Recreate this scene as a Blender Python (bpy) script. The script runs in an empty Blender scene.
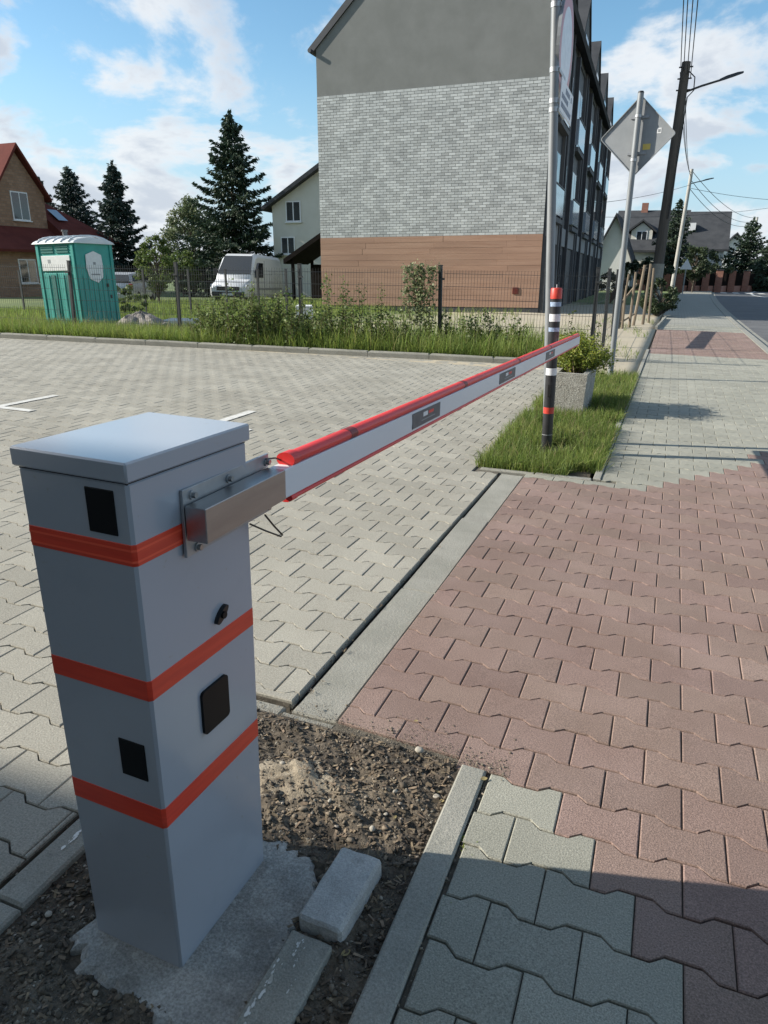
import bpy, bmesh, math, random
import numpy as np
from mathutils import Vector, Matrix
random.seed(7); rng = np.random.default_rng(11)
SC = bpy.context.scene
COL = SC.collection

# ------------------------------------------------------------------ camera
FPX, PITCH, ROLL, CAMH, YAW = 710.5, .3297, .0197, 1.33, .3675
_fw = np.array([-math.sin(YAW)*math.cos(PITCH), math.cos(YAW)*math.cos(PITCH), -math.sin(PITCH)])
_r0 = np.array([math.cos(YAW), math.sin(YAW), 0.0]); _u0 = np.cross(_r0, _fw)
_rt = math.cos(ROLL)*_r0 + math.sin(ROLL)*_u0
_up = -math.sin(ROLL)*_r0 + math.cos(ROLL)*_u0
CAM = np.array([0, 0, CAMH])
cam_d = bpy.data.cameras.new('camera'); cam = bpy.data.objects.new('camera', cam_d); COL.objects.link(cam)
cam_d.sensor_fit = 'HORIZONTAL'; cam_d.sensor_width = 36.0; cam_d.lens = FPX/768*36
cam_d.clip_start = .05; cam_d.clip_end = 6000
M = Matrix.Identity(4)
for i in range(3):
    M[i][0] = _rt[i]; M[i][1] = _up[i]; M[i][2] = -_fw[i]; M[i][3] = CAM[i]
cam.matrix_world = M
SC.camera = cam

# ------------------------------------------------------------------ sun, sky, exposure
SUN_EL = math.radians(28); SAZ = np.array([-.96, -.28]); SAZ /= np.linalg.norm(SAZ)
SUN = Vector((SAZ[0]*math.cos(SUN_EL), SAZ[1]*math.cos(SUN_EL), math.sin(SUN_EL)))
sd = bpy.data.lights.new('sun', 'SUN'); so = bpy.data.objects.new('sun', sd); COL.objects.link(so)
sd.energy = 5.0; sd.angle = math.radians(.45); sd.color = (1.0, .94, .84)
so.rotation_euler = (-SUN).to_track_quat('-Z', 'Y').to_euler(); so.location = (-30, -10, 30)
SC.view_settings.view_transform = 'Standard'; SC.view_settings.look = 'None'
SC.view_settings.exposure = 0.66; SC.view_settings.gamma = 1; SC.view_settings.use_curve_mapping = False
SC.render.engine = 'CYCLES'; SC.cycles.use_denoising = True
SC.cycles.max_bounces = 6; SC.cycles.transparent_max_bounces = 16

W = bpy.data.worlds.new('World'); SC.world = W; W.use_nodes = True
nt = W.node_tree; nt.nodes.clear()
def wn(t, **k):
    n = nt.nodes.new(t)
    for a, b in k.items(): setattr(n, a, b)
    return n
def wl(a, b): nt.links.new(a, b)
out = wn('ShaderNodeOutputWorld'); bg = wn('ShaderNodeBackground'); bg.inputs['Strength'].default_value = .10
wl(bg.outputs[0], out.inputs[0])
sky = wn('ShaderNodeTexSky', sky_type='NISHITA', sun_disc=False)
sky.sun_elevation = SUN_EL; sky.sun_rotation = math.atan2(SAZ[0], SAZ[1])
sky.air_density = 1.0; sky.dust_density = .4; sky.ozone_density = 1.6
hs = wn('ShaderNodeHueSaturation'); hs.inputs['Saturation'].default_value = 1.18; hs.inputs['Hue'].default_value = .490; hs.inputs['Value'].default_value = 1.12
wl(sky.outputs[0], hs.inputs['Color'])
tc = wn('ShaderNodeTexCoord'); sep = wn('ShaderNodeSeparateXYZ'); wl(tc.outputs['Generated'], sep.inputs[0])
def wm(op, a, b=None):
    n = wn('ShaderNodeMath', operation=op)
    for i, v in enumerate((a, b)):
        if v is None: continue
        if isinstance(v, (int, float)): n.inputs[i].default_value = v
        else: wl(v, n.inputs[i])
    return n.outputs[0]
zz = wm('ADD', wm('MAXIMUM', sep.outputs[2], 0.0), .36)
cx = wm('DIVIDE', sep.outputs[0], zz); cy = wm('DIVIDE', sep.outputs[1], zz)
cmb = wn('ShaderNodeCombineXYZ'); wl(cx, cmb.inputs[0]); wl(cy, cmb.inputs[1])
def wnoise(scale, detail, rough, off, vec=None):
    mp = wn('ShaderNodeMapping'); mp.inputs['Location'].default_value = off
    wl(vec or cmb.outputs[0], mp.inputs[0])
    n = wn('ShaderNodeTexNoise'); n.inputs['Scale'].default_value = scale; n.inputs['Detail'].default_value = detail
    n.inputs['Roughness'].default_value = rough; n.inputs['Distortion'].default_value = .25
    wl(mp.outputs[0], n.inputs['Vector']); return n.outputs['Fac']
CLOUD_OFF = (11.4, 16.6, 0)
n1 = wnoise(2.1, 9, .58, CLOUD_OFF)
n2 = wnoise(2.1, 4, .5, (CLOUD_OFF[0]+.07, CLOUD_OFF[1]+.035, 0))          # the same field a little sunwards: shaded undersides
# more cover low over the horizon, scattered puffs higher up
low = wn('ShaderNodeMapRange'); low.inputs['From Min'].default_value = .02; low.inputs['From Max'].default_value = .32
low.inputs['To Min'].default_value = .10; low.inputs['To Max'].default_value = .012; wl(sep.outputs[2], low.inputs['Value'])
fld = wm('ADD', n1, low.outputs[0])
cov = wn('ShaderNodeMapRange', interpolation_type='SMOOTHSTEP'); cov.inputs['From Min'].default_value = .515; cov.inputs['From Max'].default_value = .615
wl(fld, cov.inputs['Value'])
shd = wm('ADD', wm('MULTIPLY', wm('SUBTRACT', n1, n2), 2.6), wm('MULTIPLY', wm('SUBTRACT', fld, .60), 2.4))
dens = wn('ShaderNodeMapRange', interpolation_type='SMOOTHSTEP'); dens.inputs['From Min'].default_value = -.08; dens.inputs['From Max'].default_value = .42
wl(shd, dens.inputs['Value'])
# pale blue haze low over the horizon
hzr = wn('ShaderNodeMapRange', interpolation_type='SMOOTHSTEP'); hzr.inputs['From Min'].default_value = -.02; hzr.inputs['From Max'].default_value = .24; hzr.inputs['To Min'].default_value = .9; hzr.inputs['To Max'].default_value = 0
wl(sep.outputs[2], hzr.inputs['Value'])
hz = wn('ShaderNodeMix', data_type='RGBA'); wl(hzr.outputs[0], hz.inputs[0]); wl(hs.outputs[0], hz.inputs[6]); hz.inputs[7].default_value = (2.7, 4.0, 5.3, 1)
cc = wn('ShaderNodeMix', data_type='RGBA'); cc.inputs[6].default_value = (5.7, 5.9, 6.1, 1); cc.inputs[7].default_value = (4.0, 4.35, 4.9, 1)
wl(dens.outputs[0], cc.inputs[0])
mx = wn('ShaderNodeMix', data_type='RGBA'); wl(wm('MULTIPLY', cov.outputs[0], .92), mx.inputs[0]); wl(hz.outputs[2], mx.inputs[6]); wl(cc.outputs[2], mx.inputs[7])
wl(mx.outputs[2], bg.inputs[0])

# ------------------------------------------------------------------ pixel -> place
def ray(x, y): return _fw + _rt*(x-384)/FPX - _up*(y-512)/FPX
def G(x, y, z=0.0):
    v = ray(x, y); return CAM + v*((z-CAMH)/v[2])
def DP(x, y, d): return CAM + ray(x, y)*d
def ONX(px, py, x):
    v = ray(px, py); return CAM + v*(x/v[0])
def ONY(px, py, y):
    v = ray(px, py); return CAM + v*(y/v[1])
def PJ(p):
    d = np.asarray(p, float)-CAM; k = d@_fw
    return 384+FPX*(d@_rt)/k, 512-FPX*(d@_up)/k, k
TILT = -.021            # the paving falls 2 % to the road, the rest of the place stands level
def gz(x, y):
    dip = -.36*math.exp(-(((x+27.3)/5)**2+((y-24.2)/5)**2))
    t = min(1, max(0, (y-10.6)/3.0)) if x < -1.5 else 0
    return .021*min(0, max(-70, x)+3.0)*t+dip

# ------------------------------------------------------------------ materials
def material(name, c1, c2=None, rough=.8, scale=3.0, detail=6, contrast=(.35, .65), island=0.0, speck=0.0, speck_scale=220,
             bump=0.0, bump_scale=60, metallic=0.0, spec=.5, stains=None, coords='pos', hue=0.0, trans=0.0, stretch=None):
    m = bpy.data.materials.new(name); m.use_nodes = True; t = m.node_tree; N = t.nodes; L = t.links
    b = N['Principled BSDF']
    b.inputs['Roughness'].default_value = rough; b.inputs['Metallic'].default_value = metallic
    b.inputs['Specular IOR Level'].default_value = spec
    if coords == 'pos': vec = N.new('ShaderNodeNewGeometry').outputs['Position']
    else: vec = N.new('ShaderNodeTexCoord').outputs['Object']
    if stretch:
        mp = N.new('ShaderNodeMapping'); mp.inputs['Scale'].default_value = stretch; L.new(vec, mp.inputs[0]); vec = mp.outputs[0]
    def noise(s, d=5, r=.6):
        n = N.new('ShaderNodeTexNoise'); n.inputs['Scale'].default_value = s; n.inputs['Detail'].default_value = d
        n.inputs['Roughness'].default_value = r; L.new(vec, n.inputs['Vector']); return n.outputs['Fac']
    def mr(v, a, b_, c, d):
        n = N.new('ShaderNodeMapRange')
        for i, q in zip(('From Min', 'From Max', 'To Min', 'To Max'), (a, b_, c, d)): n.inputs[i].default_value = q
        L.new(v, n.inputs['Value']); return n.outputs[0]
    def mix(f, a, b_, blend='MIX'):
        n = N.new('ShaderNodeMix'); n.data_type = 'RGBA'; n.blend_type = blend
        for i, v in ((0, f), (6, a), (7, b_)):
            if hasattr(v, 'links'): L.new(v, n.inputs[i])
            elif i == 0: n.inputs[0].default_value = v
            else: n.inputs[i].default_value = (*v, 1)
        return n.outputs[2]
    col = None
    if c2 is not None: col = mix(mr(noise(scale, detail), contrast[0], contrast[1], 0, 1), c1, c2)
    if stains: 
        for sc_, lo, hi, sc_col, amt in stains:
            col = mix(mr(noise(sc_, 4, .65), lo, hi, 0, amt), col if col is not None else c1, sc_col)
    if speck:
        col = mix(speck, col if col is not None else c1, mr_col(N, L, noise(speck_scale, 3, .7)), 'OVERLAY')
    if island or hue:
        g = N.new('ShaderNodeNewGeometry'); oi = N.new('ShaderNodeObjectInfo')
        ad = N.new('ShaderNodeMath'); ad.operation = 'ADD'; L.new(g.outputs['Random Per Island'], ad.inputs[0]); L.new(oi.outputs['Random'], ad.inputs[1])
        fr = N.new('ShaderNodeMath'); fr.operation = 'FRACT'; L.new(ad.outputs[0], fr.inputs[0])
        h = N.new('ShaderNodeHueSaturation')
        if hasattr(col, 'links'): L.new(col, h.inputs['Color'])
        else: h.inputs['Color'].default_value = (*c1, 1)
        L.new(mr(fr.outputs[0], 0, 1, 1-island, 1+island), h.inputs['Value'])
        if hue:
            ml = N.new('ShaderNodeMath'); ml.operation = 'MULTIPLY'; L.new(fr.outputs[0], ml.inputs[0]); ml.inputs[1].default_value = 7.31
            f2 = N.new('ShaderNodeMath'); f2.operation = 'FRACT'; L.new(ml.outputs[0], f2.inputs[0])
            L.new(mr(f2.outputs[0], 0, 1, .5-hue, .5+hue), h.inputs['Hue'])
        col = h.outputs[0]
    if hasattr(col, 'links'): L.new(col, b.inputs['Base Color'])
    else: b.inputs['Base Color'].default_value = (*c1, 1)
    if bump:
        bp = N.new('ShaderNodeBump'); bp.inputs['Strength'].default_value = bump; bp.inputs['Distance'].default_value = .01
        L.new(noise(bump_scale, 6, .65), bp.inputs['Height']); L.new(bp.outputs[0], b.inputs['Normal'])
    if trans:
        tr = N.new('ShaderNodeBsdfTranslucent'); ms = N.new('ShaderNodeMixShader'); ms.inputs[0].default_value = trans
        if hasattr(col, 'links'): L.new(col, tr.inputs[0])
        else: tr.inputs[0].default_value = (*c1, 1)
        L.new(b.outputs[0], ms.inputs[1]); L.new(tr.outputs[0], ms.inputs[2]); L.new(ms.outputs[0], N['Material Output'].inputs[0])
    return m
def mr_col(N, L, v):
    n = N.new('ShaderNodeValToRGB'); n.color_ramp.elements[0].position = .25; n.color_ramp.elements[1].position = .75
    L.new(v, n.inputs[0]); return n.outputs[0]

MAT = {}
def glass(name, col=(.02, .025, .03), rough=.06):
    m = bpy.data.materials.new(name); m.use_nodes = True; b = m.node_tree.nodes['Principled BSDF']
    b.inputs['Base Color'].default_value = (*col, 1); b.inputs['Roughness'].default_value = rough; b.inputs['Specular IOR Level'].default_value = .9
    return m

# ------------------------------------------------------------------ mesh builder
class MB:
    def __init__(s): s.v = []; s.f = []; s.smooth = False
    def add(s, vs, fs):
        o = len(s.v); s.v += [tuple(map(float, q)) for q in vs]; s.f += [tuple(i+o for i in q) for q in fs]; return s
    def box(s, x0, x1, y0, y1, z0, z1):
        return s.add([(x0,y0,z0),(x1,y0,z0),(x1,y1,z0),(x0,y1,z0),(x0,y0,z1),(x1,y0,z1),(x1,y1,z1),(x0,y1,z1)],
                     [(0,3,2,1),(4,5,6,7),(0,1,5,4),(1,2,6,5),(2,3,7,6),(3,0,4,7)])
    def cbox(s, c, size): 
        return s.box(c[0]-size[0]/2, c[0]+size[0]/2, c[1]-size[1]/2, c[1]+size[1]/2, c[2]-size[2]/2, c[2]+size[2]/2)
    def bevbox(s, x0, x1, y0, y1, z0, z1, r=.004):
        # box with chamfered edges
        xs, ys, zs = (x0, x1), (y0, y1), (z0, z1); vs = []; idx = {}
        for i in (0, 1):
            for j in (0, 1):
                for k in (0, 1):
                    sx, sy, sz = 1-2*i, 1-2*j, 1-2*k
                    for a in range(3):
                        p = [xs[i]+sx*r, ys[j]+sy*r, zs[k]+sz*r]; p[a] = (xs[i], ys[j], zs[k])[a]
                        idx[(i, j, k, a)] = len(vs); vs.append(p)
        fs = []
        I = lambda i, j, k, a: idx[(i, j, k, a)]
        for a in range(3):
            for e in (0, 1):
                q = []
                for (m, n) in ((0,0),(1,0),(1,1),(0,1)):
                    t = [0,0,0]; t[a] = e; t[(a+1)%3] = m; t[(a+2)%3] = n; q.append(I(*t, a))
                fs.append(tuple(q) if e else tuple(q[::-1]))
        for a in range(3):          # edges along axis a
            b, c = (a+1)%3, (a+2)%3
            for m in (0, 1):
                for n in (0, 1):
                    t0 = [0,0,0]; t0[b] = m; t0[c] = n; t1 = list(t0); t1[a] = 1
                    q = (I(*t0, b), I(*t1, b), I(*t1, c), I(*t0, c)); fs.append(q if (m ^ n) else q[::-1])
        for i in (0, 1):
            for j in (0, 1):
                for k in (0, 1):
                    q = (I(i,j,k,0), I(i,j,k,1), I(i,j,k,2)); fs.append(q if (i+j+k) % 2 else q[::-1])
        return s.add(vs, fs)
    def prism(s, poly, z0, z1, axis='z', cap=True):
        n = len(poly); mp = {'z': lambda a, b, c: (a, b, c), 'y': lambda a, b, c: (a, c, b), 'x': lambda a, b, c: (c, a, b)}[axis]
        vs = [mp(p[0], p[1], z0) for p in poly]+[mp(p[0], p[1], z1) for p in poly]
        fs = [(i, (i+1) % n, n+(i+1) % n, n+i) for i in range(n)]
        if cap: fs += [tuple(range(n))[::-1], tuple(range(n, 2*n))]
        return s.add(vs, fs)
    def tube(s, pts, r, n=8, cap=True):
        pts = [Vector(p) for p in pts]; rs = r if isinstance(r, (list, tuple)) else [r]*len(pts); vs = []; fs = []
        for i, p in enumerate(pts):
            d = (pts[min(i+1, len(pts)-1)]-pts[max(i-1, 0)]).normalized()
            a = d.cross(Vector((0, 0, 1)) if abs(d.z) < .9 else Vector((1, 0, 0))).normalized(); b = d.cross(a)
            for k in range(n):
                t = 2*math.pi*k/n; vs.append(p+(a*math.cos(t)+b*math.sin(t))*rs[i])
        for i in range(len(pts)-1):
            for k in range(n): fs.append((i*n+k, i*n+(k+1) % n, (i+1)*n+(k+1) % n, (i+1)*n+k))
        if cap: fs += [tuple(range(n)), tuple(range((len(pts)-1)*n, len(pts)*n))[::-1]]
        return s.add(vs, fs)
    def lathe(s, prof, n=20, c=(0, 0, 0), cap=True):
        vs = []; fs = []
        for (r, z) in prof:
            for k in range(n): t = 2*math.pi*k/n; vs.append((c[0]+r*math.cos(t), c[1]+r*math.sin(t), c[2]+z))
        for i in range(len(prof)-1):
            for k in range(n): fs.append((i*n+k, i*n+(k+1) % n, (i+1)*n+(k+1) % n, (i+1)*n+k))
        if cap: fs += [tuple(range(n))[::-1], tuple(range((len(prof)-1)*n, len(prof)*n))]
        return s.add(vs, fs)
    def loft(s, rings, cap=True):
        n = len(rings[0]); vs = [p for r in rings for p in r]; fs = []
        for i in range(len(rings)-1):
            for k in range(n): fs.append((i*n+k, i*n+(k+1) % n, (i+1)*n+(k+1) % n, (i+1)*n+k))
        if cap: fs += [tuple(range(n))[::-1], tuple(range((len(rings)-1)*n, len(rings)*n))]
        return s.add(vs, fs)
    def quad(s, a, b, c, d): return s.add([a, b, c, d], [(0, 1, 2, 3)])
    def mesh(s, name, mat, smooth=False, fixn=True):
        me = bpy.data.meshes.new(name); me.from_pydata(s.v, [], s.f)
        if fixn and len(s.f) < 60000:
            bm = bmesh.new(); bm.from_mesh(me); bmesh.ops.recalc_face_normals(bm, faces=bm.faces[:]); bm.to_mesh(me); bm.free()
        if smooth:
            me.polygons.foreach_set('use_smooth', [True]*len(me.polygons))
            try: me.set_sharp_from_angle(angle=math.radians(35))
            except Exception: pass
        me.materials.append(MAT[mat] if isinstance(mat, str) else mat)
        return me
    def build(s, name, mat, parent=None, loc=None, rot=None, smooth=False, fixn=True):
        return obj(name, s.mesh(name, mat, smooth, fixn), parent, loc, rot)
def obj(name, me, parent=None, loc=None, rot=None):
    o = bpy.data.objects.new(name, me); COL.objects.link(o)
    if parent is not None: o.parent = parent
    if loc is not None: o.location = loc
    if rot is not None: o.rotation_euler = rot
    return o
def tag(o, label=None, cat=None, group=None, kind=None):
    if label: o['label'] = label
    if cat: o['category'] = cat
    if group: o['group'] = group
    if kind: o['kind'] = kind
    return o
def thing(name, label, cat, loc=(0, 0, 0), rot=(0, 0, 0), group=None):
    o = obj(name, None, None, loc, rot); return tag(o, label, cat, group)
def npmesh(name, verts, faces, mat):
    """verts (n,3) array, faces (m,k) array of equal size"""
    me = bpy.data.meshes.new(name); verts = np.asarray(verts, np.float32); faces = np.asarray(faces, np.int32)
    m, k = faces.shape
    me.vertices.add(len(verts)); me.vertices.foreach_set('co', verts.ravel())
    me.loops.add(m*k); me.loops.foreach_set('vertex_index', faces.ravel())
    me.polygons.add(m); me.polygons.foreach_set('loop_start', np.arange(m, dtype=np.int32)*k)
    try: me.polygons.foreach_set('loop_total', np.full(m, k, np.int32))
    except Exception: pass
    me.update(calc_edges=True); me.validate()
    me.materials.append(MAT[mat] if isinstance(mat, str) else mat)
    return me
def copy_tree(o, parent=None):
    c = o.copy(); COL.objects.link(c)
    if parent is not None: c.parent = parent
    for ch in list(o.children): copy_tree(ch, c)
    return c
# ------------------------------------------------------------------ surface materials
MAT['lot_paver'] = material('lot_paver', (.275,.258,.212), (.335,.317,.265), rough=.9, scale=1.3, island=.10, speck=.45, speck_scale=200, bump=.25, bump_scale=140,
    stains=[(.55, .52, .75, (.225,.21,.175), .55), (7, .60, .78, (.20,.19,.165), .5)])
MAT['red_paver'] = material('red_paver', (.203,.137,.111), (.248,.174,.145), rough=.9, scale=2.2, island=.10, speck=.6, speck_scale=260, bump=.35, bump_scale=200, hue=.006,
    stains=[(1.1, .52, .78, (.27,.185,.16), .7), (9, .60, .8, (.165,.11,.095), .5)])
MAT['grey_paver'] = material('grey_paver', (.255,.250,.205), (.31,.302,.25), rough=.9, scale=1.6, island=.09, speck=.55, speck_scale=260, bump=.3, bump_scale=200,
    stains=[(1.0, .55, .8, (.215,.21,.182), .6), (8, .62, .8, (.19,.185,.16), .45)])
MAT['far_red_paver'] = MAT['red_paver']
MAT['joint_sand'] = material('joint_sand', (.075,.066,.051), (.14,.124,.098), rough=1, scale=25, bump=.4)
MAT['concrete'] = material('concrete', (.235,.23,.195), (.30,.29,.25), rough=.92, scale=4, island=.05, speck=.38, speck_scale=240, bump=.4, bump_scale=120,
    stains=[(3, .55, .75, (.19,.183,.158), .6), (18, .62, .75, (.155,.148,.13), .5)])
MAT['old_concrete'] = material('old_concrete', (.27,.26,.235), (.40,.385,.35), rough=.95, scale=9, speck=.45, speck_scale=180, bump=.8, bump_scale=70,
    stains=[(5, .5, .72, (.15,.13,.10), .8), (26, .56, .66, (.50,.48,.44), .6)])
MAT['block_concrete'] = material('block_concrete', (.36,.355,.335), (.46,.455,.43), rough=.95, scale=14, speck=.3, speck_scale=260, bump=.6, bump_scale=90,
    stains=[(20, .58, .70, (.24,.24,.22), .5)])
MAT['asphalt'] = material('asphalt', (.085,.087,.09), (.12,.12,.122), rough=.9, scale=.8, speck=.4, speck_scale=150, bump=.3, bump_scale=90)
MAT['paint'] = material('paint', (.66,.65,.61), (.50,.49,.45), rough=.8, scale=9, contrast=(.42,.66), stains=[(30, .56, .66, (.36,.34,.28), .8)])
MAT['soil'] = material('soil', (.050,.040,.030), (.105,.085,.062), rough=1, scale=6, speck=.5, speck_scale=120, bump=.9, bump_scale=45,
    stains=[(2.6, .50, .66, (.19,.155,.112), .8), (14, .56, .7, (.028,.023,.018), .8)])
MAT['sand_soil'] = material('sand_soil', (.34,.29,.21), (.44,.385,.29), rough=1, scale=2.5, speck=.4, speck_scale=40, bump=.6, bump_scale=18,
    stains=[(.8, .5, .66, (.20,.175,.11), .7)])
MAT['stone'] = material('stone', (.14,.12,.095), (.25,.225,.185), rough=.95, scale=12, island=.5, hue=.015, bump=.3, bump_scale=200)
MAT['clod'] = material('clod', (.040,.032,.024), (.11,.088,.064), rough=1, scale=9, contrast=(.4,.6), island=.65, stains=[(2.6,.50,.66,(.20,.165,.12),.8)])
MAT['crumb'] = material('crumb', (.15,.125,.092), (.24,.205,.155), rough=1, scale=12, island=.4)
MAT['chips'] = material('chips', (.09,.066,.045), (.22,.168,.11), rough=.95, scale=50, island=.55, hue=.01)
MAT['dry_leaf'] = material('dry_leaf', (.42,.33,.16), (.30,.25,.11), rough=.8, scale=60, island=.2, trans=.3)
MAT['grass'] = material('grass', (.195,.255,.055), (.135,.19,.038), rough=.65, scale=1.5, island=.38, hue=.02, trans=.45, stains=[(2.2,.52,.7,(.30,.31,.095),.5)])
MAT['tall_grass'] = material('tall_grass', (.225,.295,.06), (.145,.205,.04), rough=.65, scale=.9, island=.38, hue=.022, trans=.42, stains=[(.7,.5,.7,(.31,.33,.10),.45)])
MAT['straw'] = material('straw', (.36,.30,.15), (.27,.225,.11), rough=.8, scale=3, island=.3, trans=.4)
MAT['moss'] = material('moss', (.06,.085,.025), (.10,.12,.04), rough=1, scale=30, island=.3)

# ground colour: bare sand by the building site, grass elsewhere
def ground_material():
    m = material('ground', (.085,.125,.035), (.14,.175,.055), rough=1, scale=.35, speck=.4, speck_scale=14, bump=.6, bump_scale=9)
    t = m.node_tree; N = t.nodes; L = t.links; b = N['Principled BSDF']
    src = b.inputs['Base Color'].links[0].from_socket
    g = N.new('ShaderNodeNewGeometry'); s = N.new('ShaderNodeSeparateXYZ'); L.new(g.outputs['Position'], s.inputs[0])
    n = N.new('ShaderNodeTexNoise'); n.inputs['Scale'].default_value = .22; n.inputs['Detail'].default_value = 6; L.new(g.outputs['Position'], n.inputs['Vector'])
    mr = N.new('ShaderNodeMapRange'); mr.inputs['From Min'].default_value = -13; mr.inputs['From Max'].default_value = -5; mr.inputs['To Min'].default_value = -.22; mr.inputs['To Max'].default_value = .30
    L.new(s.outputs[0], mr.inputs['Value'])
    my = N.new('ShaderNodeMapRange'); my.inputs['From Min'].default_value = 30; my.inputs['From Max'].default_value = 45; my.inputs['To Min'].default_value = 0; my.inputs['To Max'].default_value = -.6
    L.new(s.outputs[1], my.inputs['Value'])
    a = N.new('ShaderNodeMath'); L.new(n.outputs['Fac'], a.inputs[0]); L.new(mr.outputs[0], a.inputs[1])
    a2 = N.new('ShaderNodeMath'); L.new(a.outputs[0], a2.inputs[0]); L.new(my.outputs[0], a2.inputs[1])
    r = N.new('ShaderNodeMapRange'); r.inputs['From Min'].default_value = .5; r.inputs['From Max'].default_value = .62; L.new(a2.outputs[0], r.inputs['Value'])
    n2 = N.new('ShaderNodeTexNoise'); n2.inputs['Scale'].default_value = 1.6; n2.inputs['Detail'].default_value = 7; L.new(g.outputs['Position'], n2.inputs['Vector'])
    mx2 = N.new('ShaderNodeMix'); mx2.data_type = 'RGBA'; mx2.inputs[6].default_value = (.33,.28,.20,1); mx2.inputs[7].default_value = (.46,.41,.31,1); L.new(n2.outputs['Fac'], mx2.inputs[0])
    mx = N.new('ShaderNodeMix'); mx.data_type = 'RGBA'; L.new(r.outputs[0], mx.inputs[0]); L.new(src, mx.inputs[6]); L.new(mx2.outputs[2], mx.inputs[7])
    L.new(mx.outputs[2], b.inputs['Base Color']); return m
MAT['ground'] = ground_material()

# ------------------------------------------------------------------ ground sheet
def ground_sheet():
    xs = sorted(set([-2500,-900,-400,-200,-120,-90]+list(np.arange(-72,-14,3.0))+list(np.arange(-14,-.6,.4))+[-1.5,-1.15,-.8,-.55,-.345,-.335,2,6,12,30,60,120,300,900,2500]))
    ys = sorted(set([-2500,-600,-100,-20,0,6,10.36,10.40]+list(np.arange(10.8,30,.4))+list(np.arange(30,100,4.0))+[120,200,400,900,2500]))
    vs = []; 
    for y in ys:
        for x in xs:
            # inside the paved area the sheet lies under the pavers
            if x >= -.34 or y < 10.38: z = -.13
            else: z = gz(x, y)+.03*math.sin(x*1.3+y*.7)*math.sin(y*1.1-x*.4)*(1 if y < 40 and x < -1.6 and y > 11 else 0)
            vs.append((x, y, z))
    n = len(xs); fs = [(j*n+i, j*n+i+1, (j+1)*n+i+1, (j+1)*n+i) for j in range(len(ys)-1) for i in range(n-1)]
    o = obj('ground', npmesh('ground', vs, fs, 'ground')); tag(o, kind='structure'); return o
ground_sheet()

# ------------------------------------------------------------------ interlocking pavers
PA = .0115
def paver_outline():
    L, h = .0986, .0676
    us = [-L, -.064, -.036, .036, .064, L]; a = [PA, PA, -PA, -PA, PA, PA]
    lo = [(u, -h-q) for u, q in zip(us, a)]; hi = [(u, h+q) for u, q in zip(us[::-1], a[::-1])]
    return lo+hi
POUT = paver_outline()
def clip(poly, a, b, c):                 # keep a*x+b*y <= c
    o = []
    for i in range(len(poly)):
        p, q = poly[i], poly[(i+1) % len(poly)]; dp = a*p[0]+b*p[1]-c; dq = a*q[0]+b*q[1]-c
        if dp <= 0: o.append(p)
        if (dp < 0 < dq) or (dq < 0 < dp):
            t = dp/(dp-dq); o.append((p[0]+(q[0]-p[0])*t, p[1]+(q[1]-p[1])*t))
    return o
def area(p): return .5*abs(sum(p[i][0]*p[(i+1) % len(p)][1]-p[(i+1) % len(p)][0]*p[i][1] for i in range(len(p))))
def paver_rings(poly):
    cx = sum(p[0] for p in poly)/len(poly); cy = sum(p[1] for p in poly)/len(poly)
    w = max(abs(p[0]-cx) for p in poly)+1e-6; h = max(abs(p[1]-cy) for p in poly)+1e-6
    kx, ky = max(.5, 1-.0032/w), max(.5, 1-.0032/h)
    top = [(cx+(p[0]-cx)*kx, cy+(p[1]-cy)*ky, 0.0) for p in poly]
    return top, [(p[0], p[1], -.0032) for p in poly], [(p[0], p[1], -.03) for p in poly]
def paver_mb(poly, mb=None, xf=None):
    mb = mb or MB(); t, c, b = paver_rings(poly); n = len(poly); vs = t+c+b
    if xf: vs = [xf(v) for v in vs]
    fs = [tuple(range(n))]+[(i+n, (i+1) % n+n, (i+1) % n, i) for i in range(n)]+[(i+2*n, (i+1) % n+2*n, (i+1) % n+n, i+n) for i in range(n)]
    return mb.add(vs, fs)
FULL = {}
def full_mesh(mat):
    if mat not in FULL: FULL[mat] = paver_mb(POUT).mesh('paver', mat, fixn=False)
    return FULL[mat]
AFULL = area(POUT)
def lay(struct, cells, limit=300, tilt=.005, dz=.0012):
    """cells: (cx, cy, local polygon, material); the largest in the picture are pieces of their own"""
    big = []
    for c in cells:
        x, y, d = PJ((c[0], c[1], 0))
        big.append((area(c[2])/d**2/max(.2, d/1.3) if d > .3 and -20 < x < 788 and y < 1044 else 0, c))
    big.sort(key=lambda q: -q[0])
    rest = {}
    for i, (s, c) in enumerate(big):
        z = random.uniform(-dz, dz); tx, ty = random.gauss(0, tilt), random.gauss(0, tilt); rz = random.gauss(0, .004)
        if i < limit and s > 0:
            me = full_mesh(c[3]) if abs(area(c[2])-AFULL) < 1e-6 else paver_mb(c[2]).mesh('paver', c[3], fixn=False)
            obj('paver', me, struct, (c[0], c[1], z), (tx, ty, rz))
        else:
            mb = rest.setdefault(c[3], MB())
            paver_mb(c[2], mb, lambda v: (c[0]+v[0], c[1]+v[1], z+v[2]+ty*-v[0]+tx*v[1]))
    for m, mb in rest.items():
        o = mb.build('paver_field', m, struct, fixn=False); tag(o, kind='stuff')
def visible(x, y, mg=420):
    px, py, d = PJ((x, y, 0)); return d > .25 and -mg < px < 768+mg and py < 1024+mg*1.4
Y0 = 1.712
def lattice(x0, x1, y0, y1, xoff=-.2):
    r0, r1 = int((y0-Y0)/.14)-1, int((y1-Y0)/.14)+1
    for r in range(r0, r1+1):
        yc = Y0+.14*r; base = xoff+.1+(.1 if r % 2 else 0)     # joints of row 0 stand at xoff + .2 k
        for k in range(int((x0-base)/.2)-1, int((x1-base)/.2)+2): yield r, base+.2*k, yc

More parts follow.
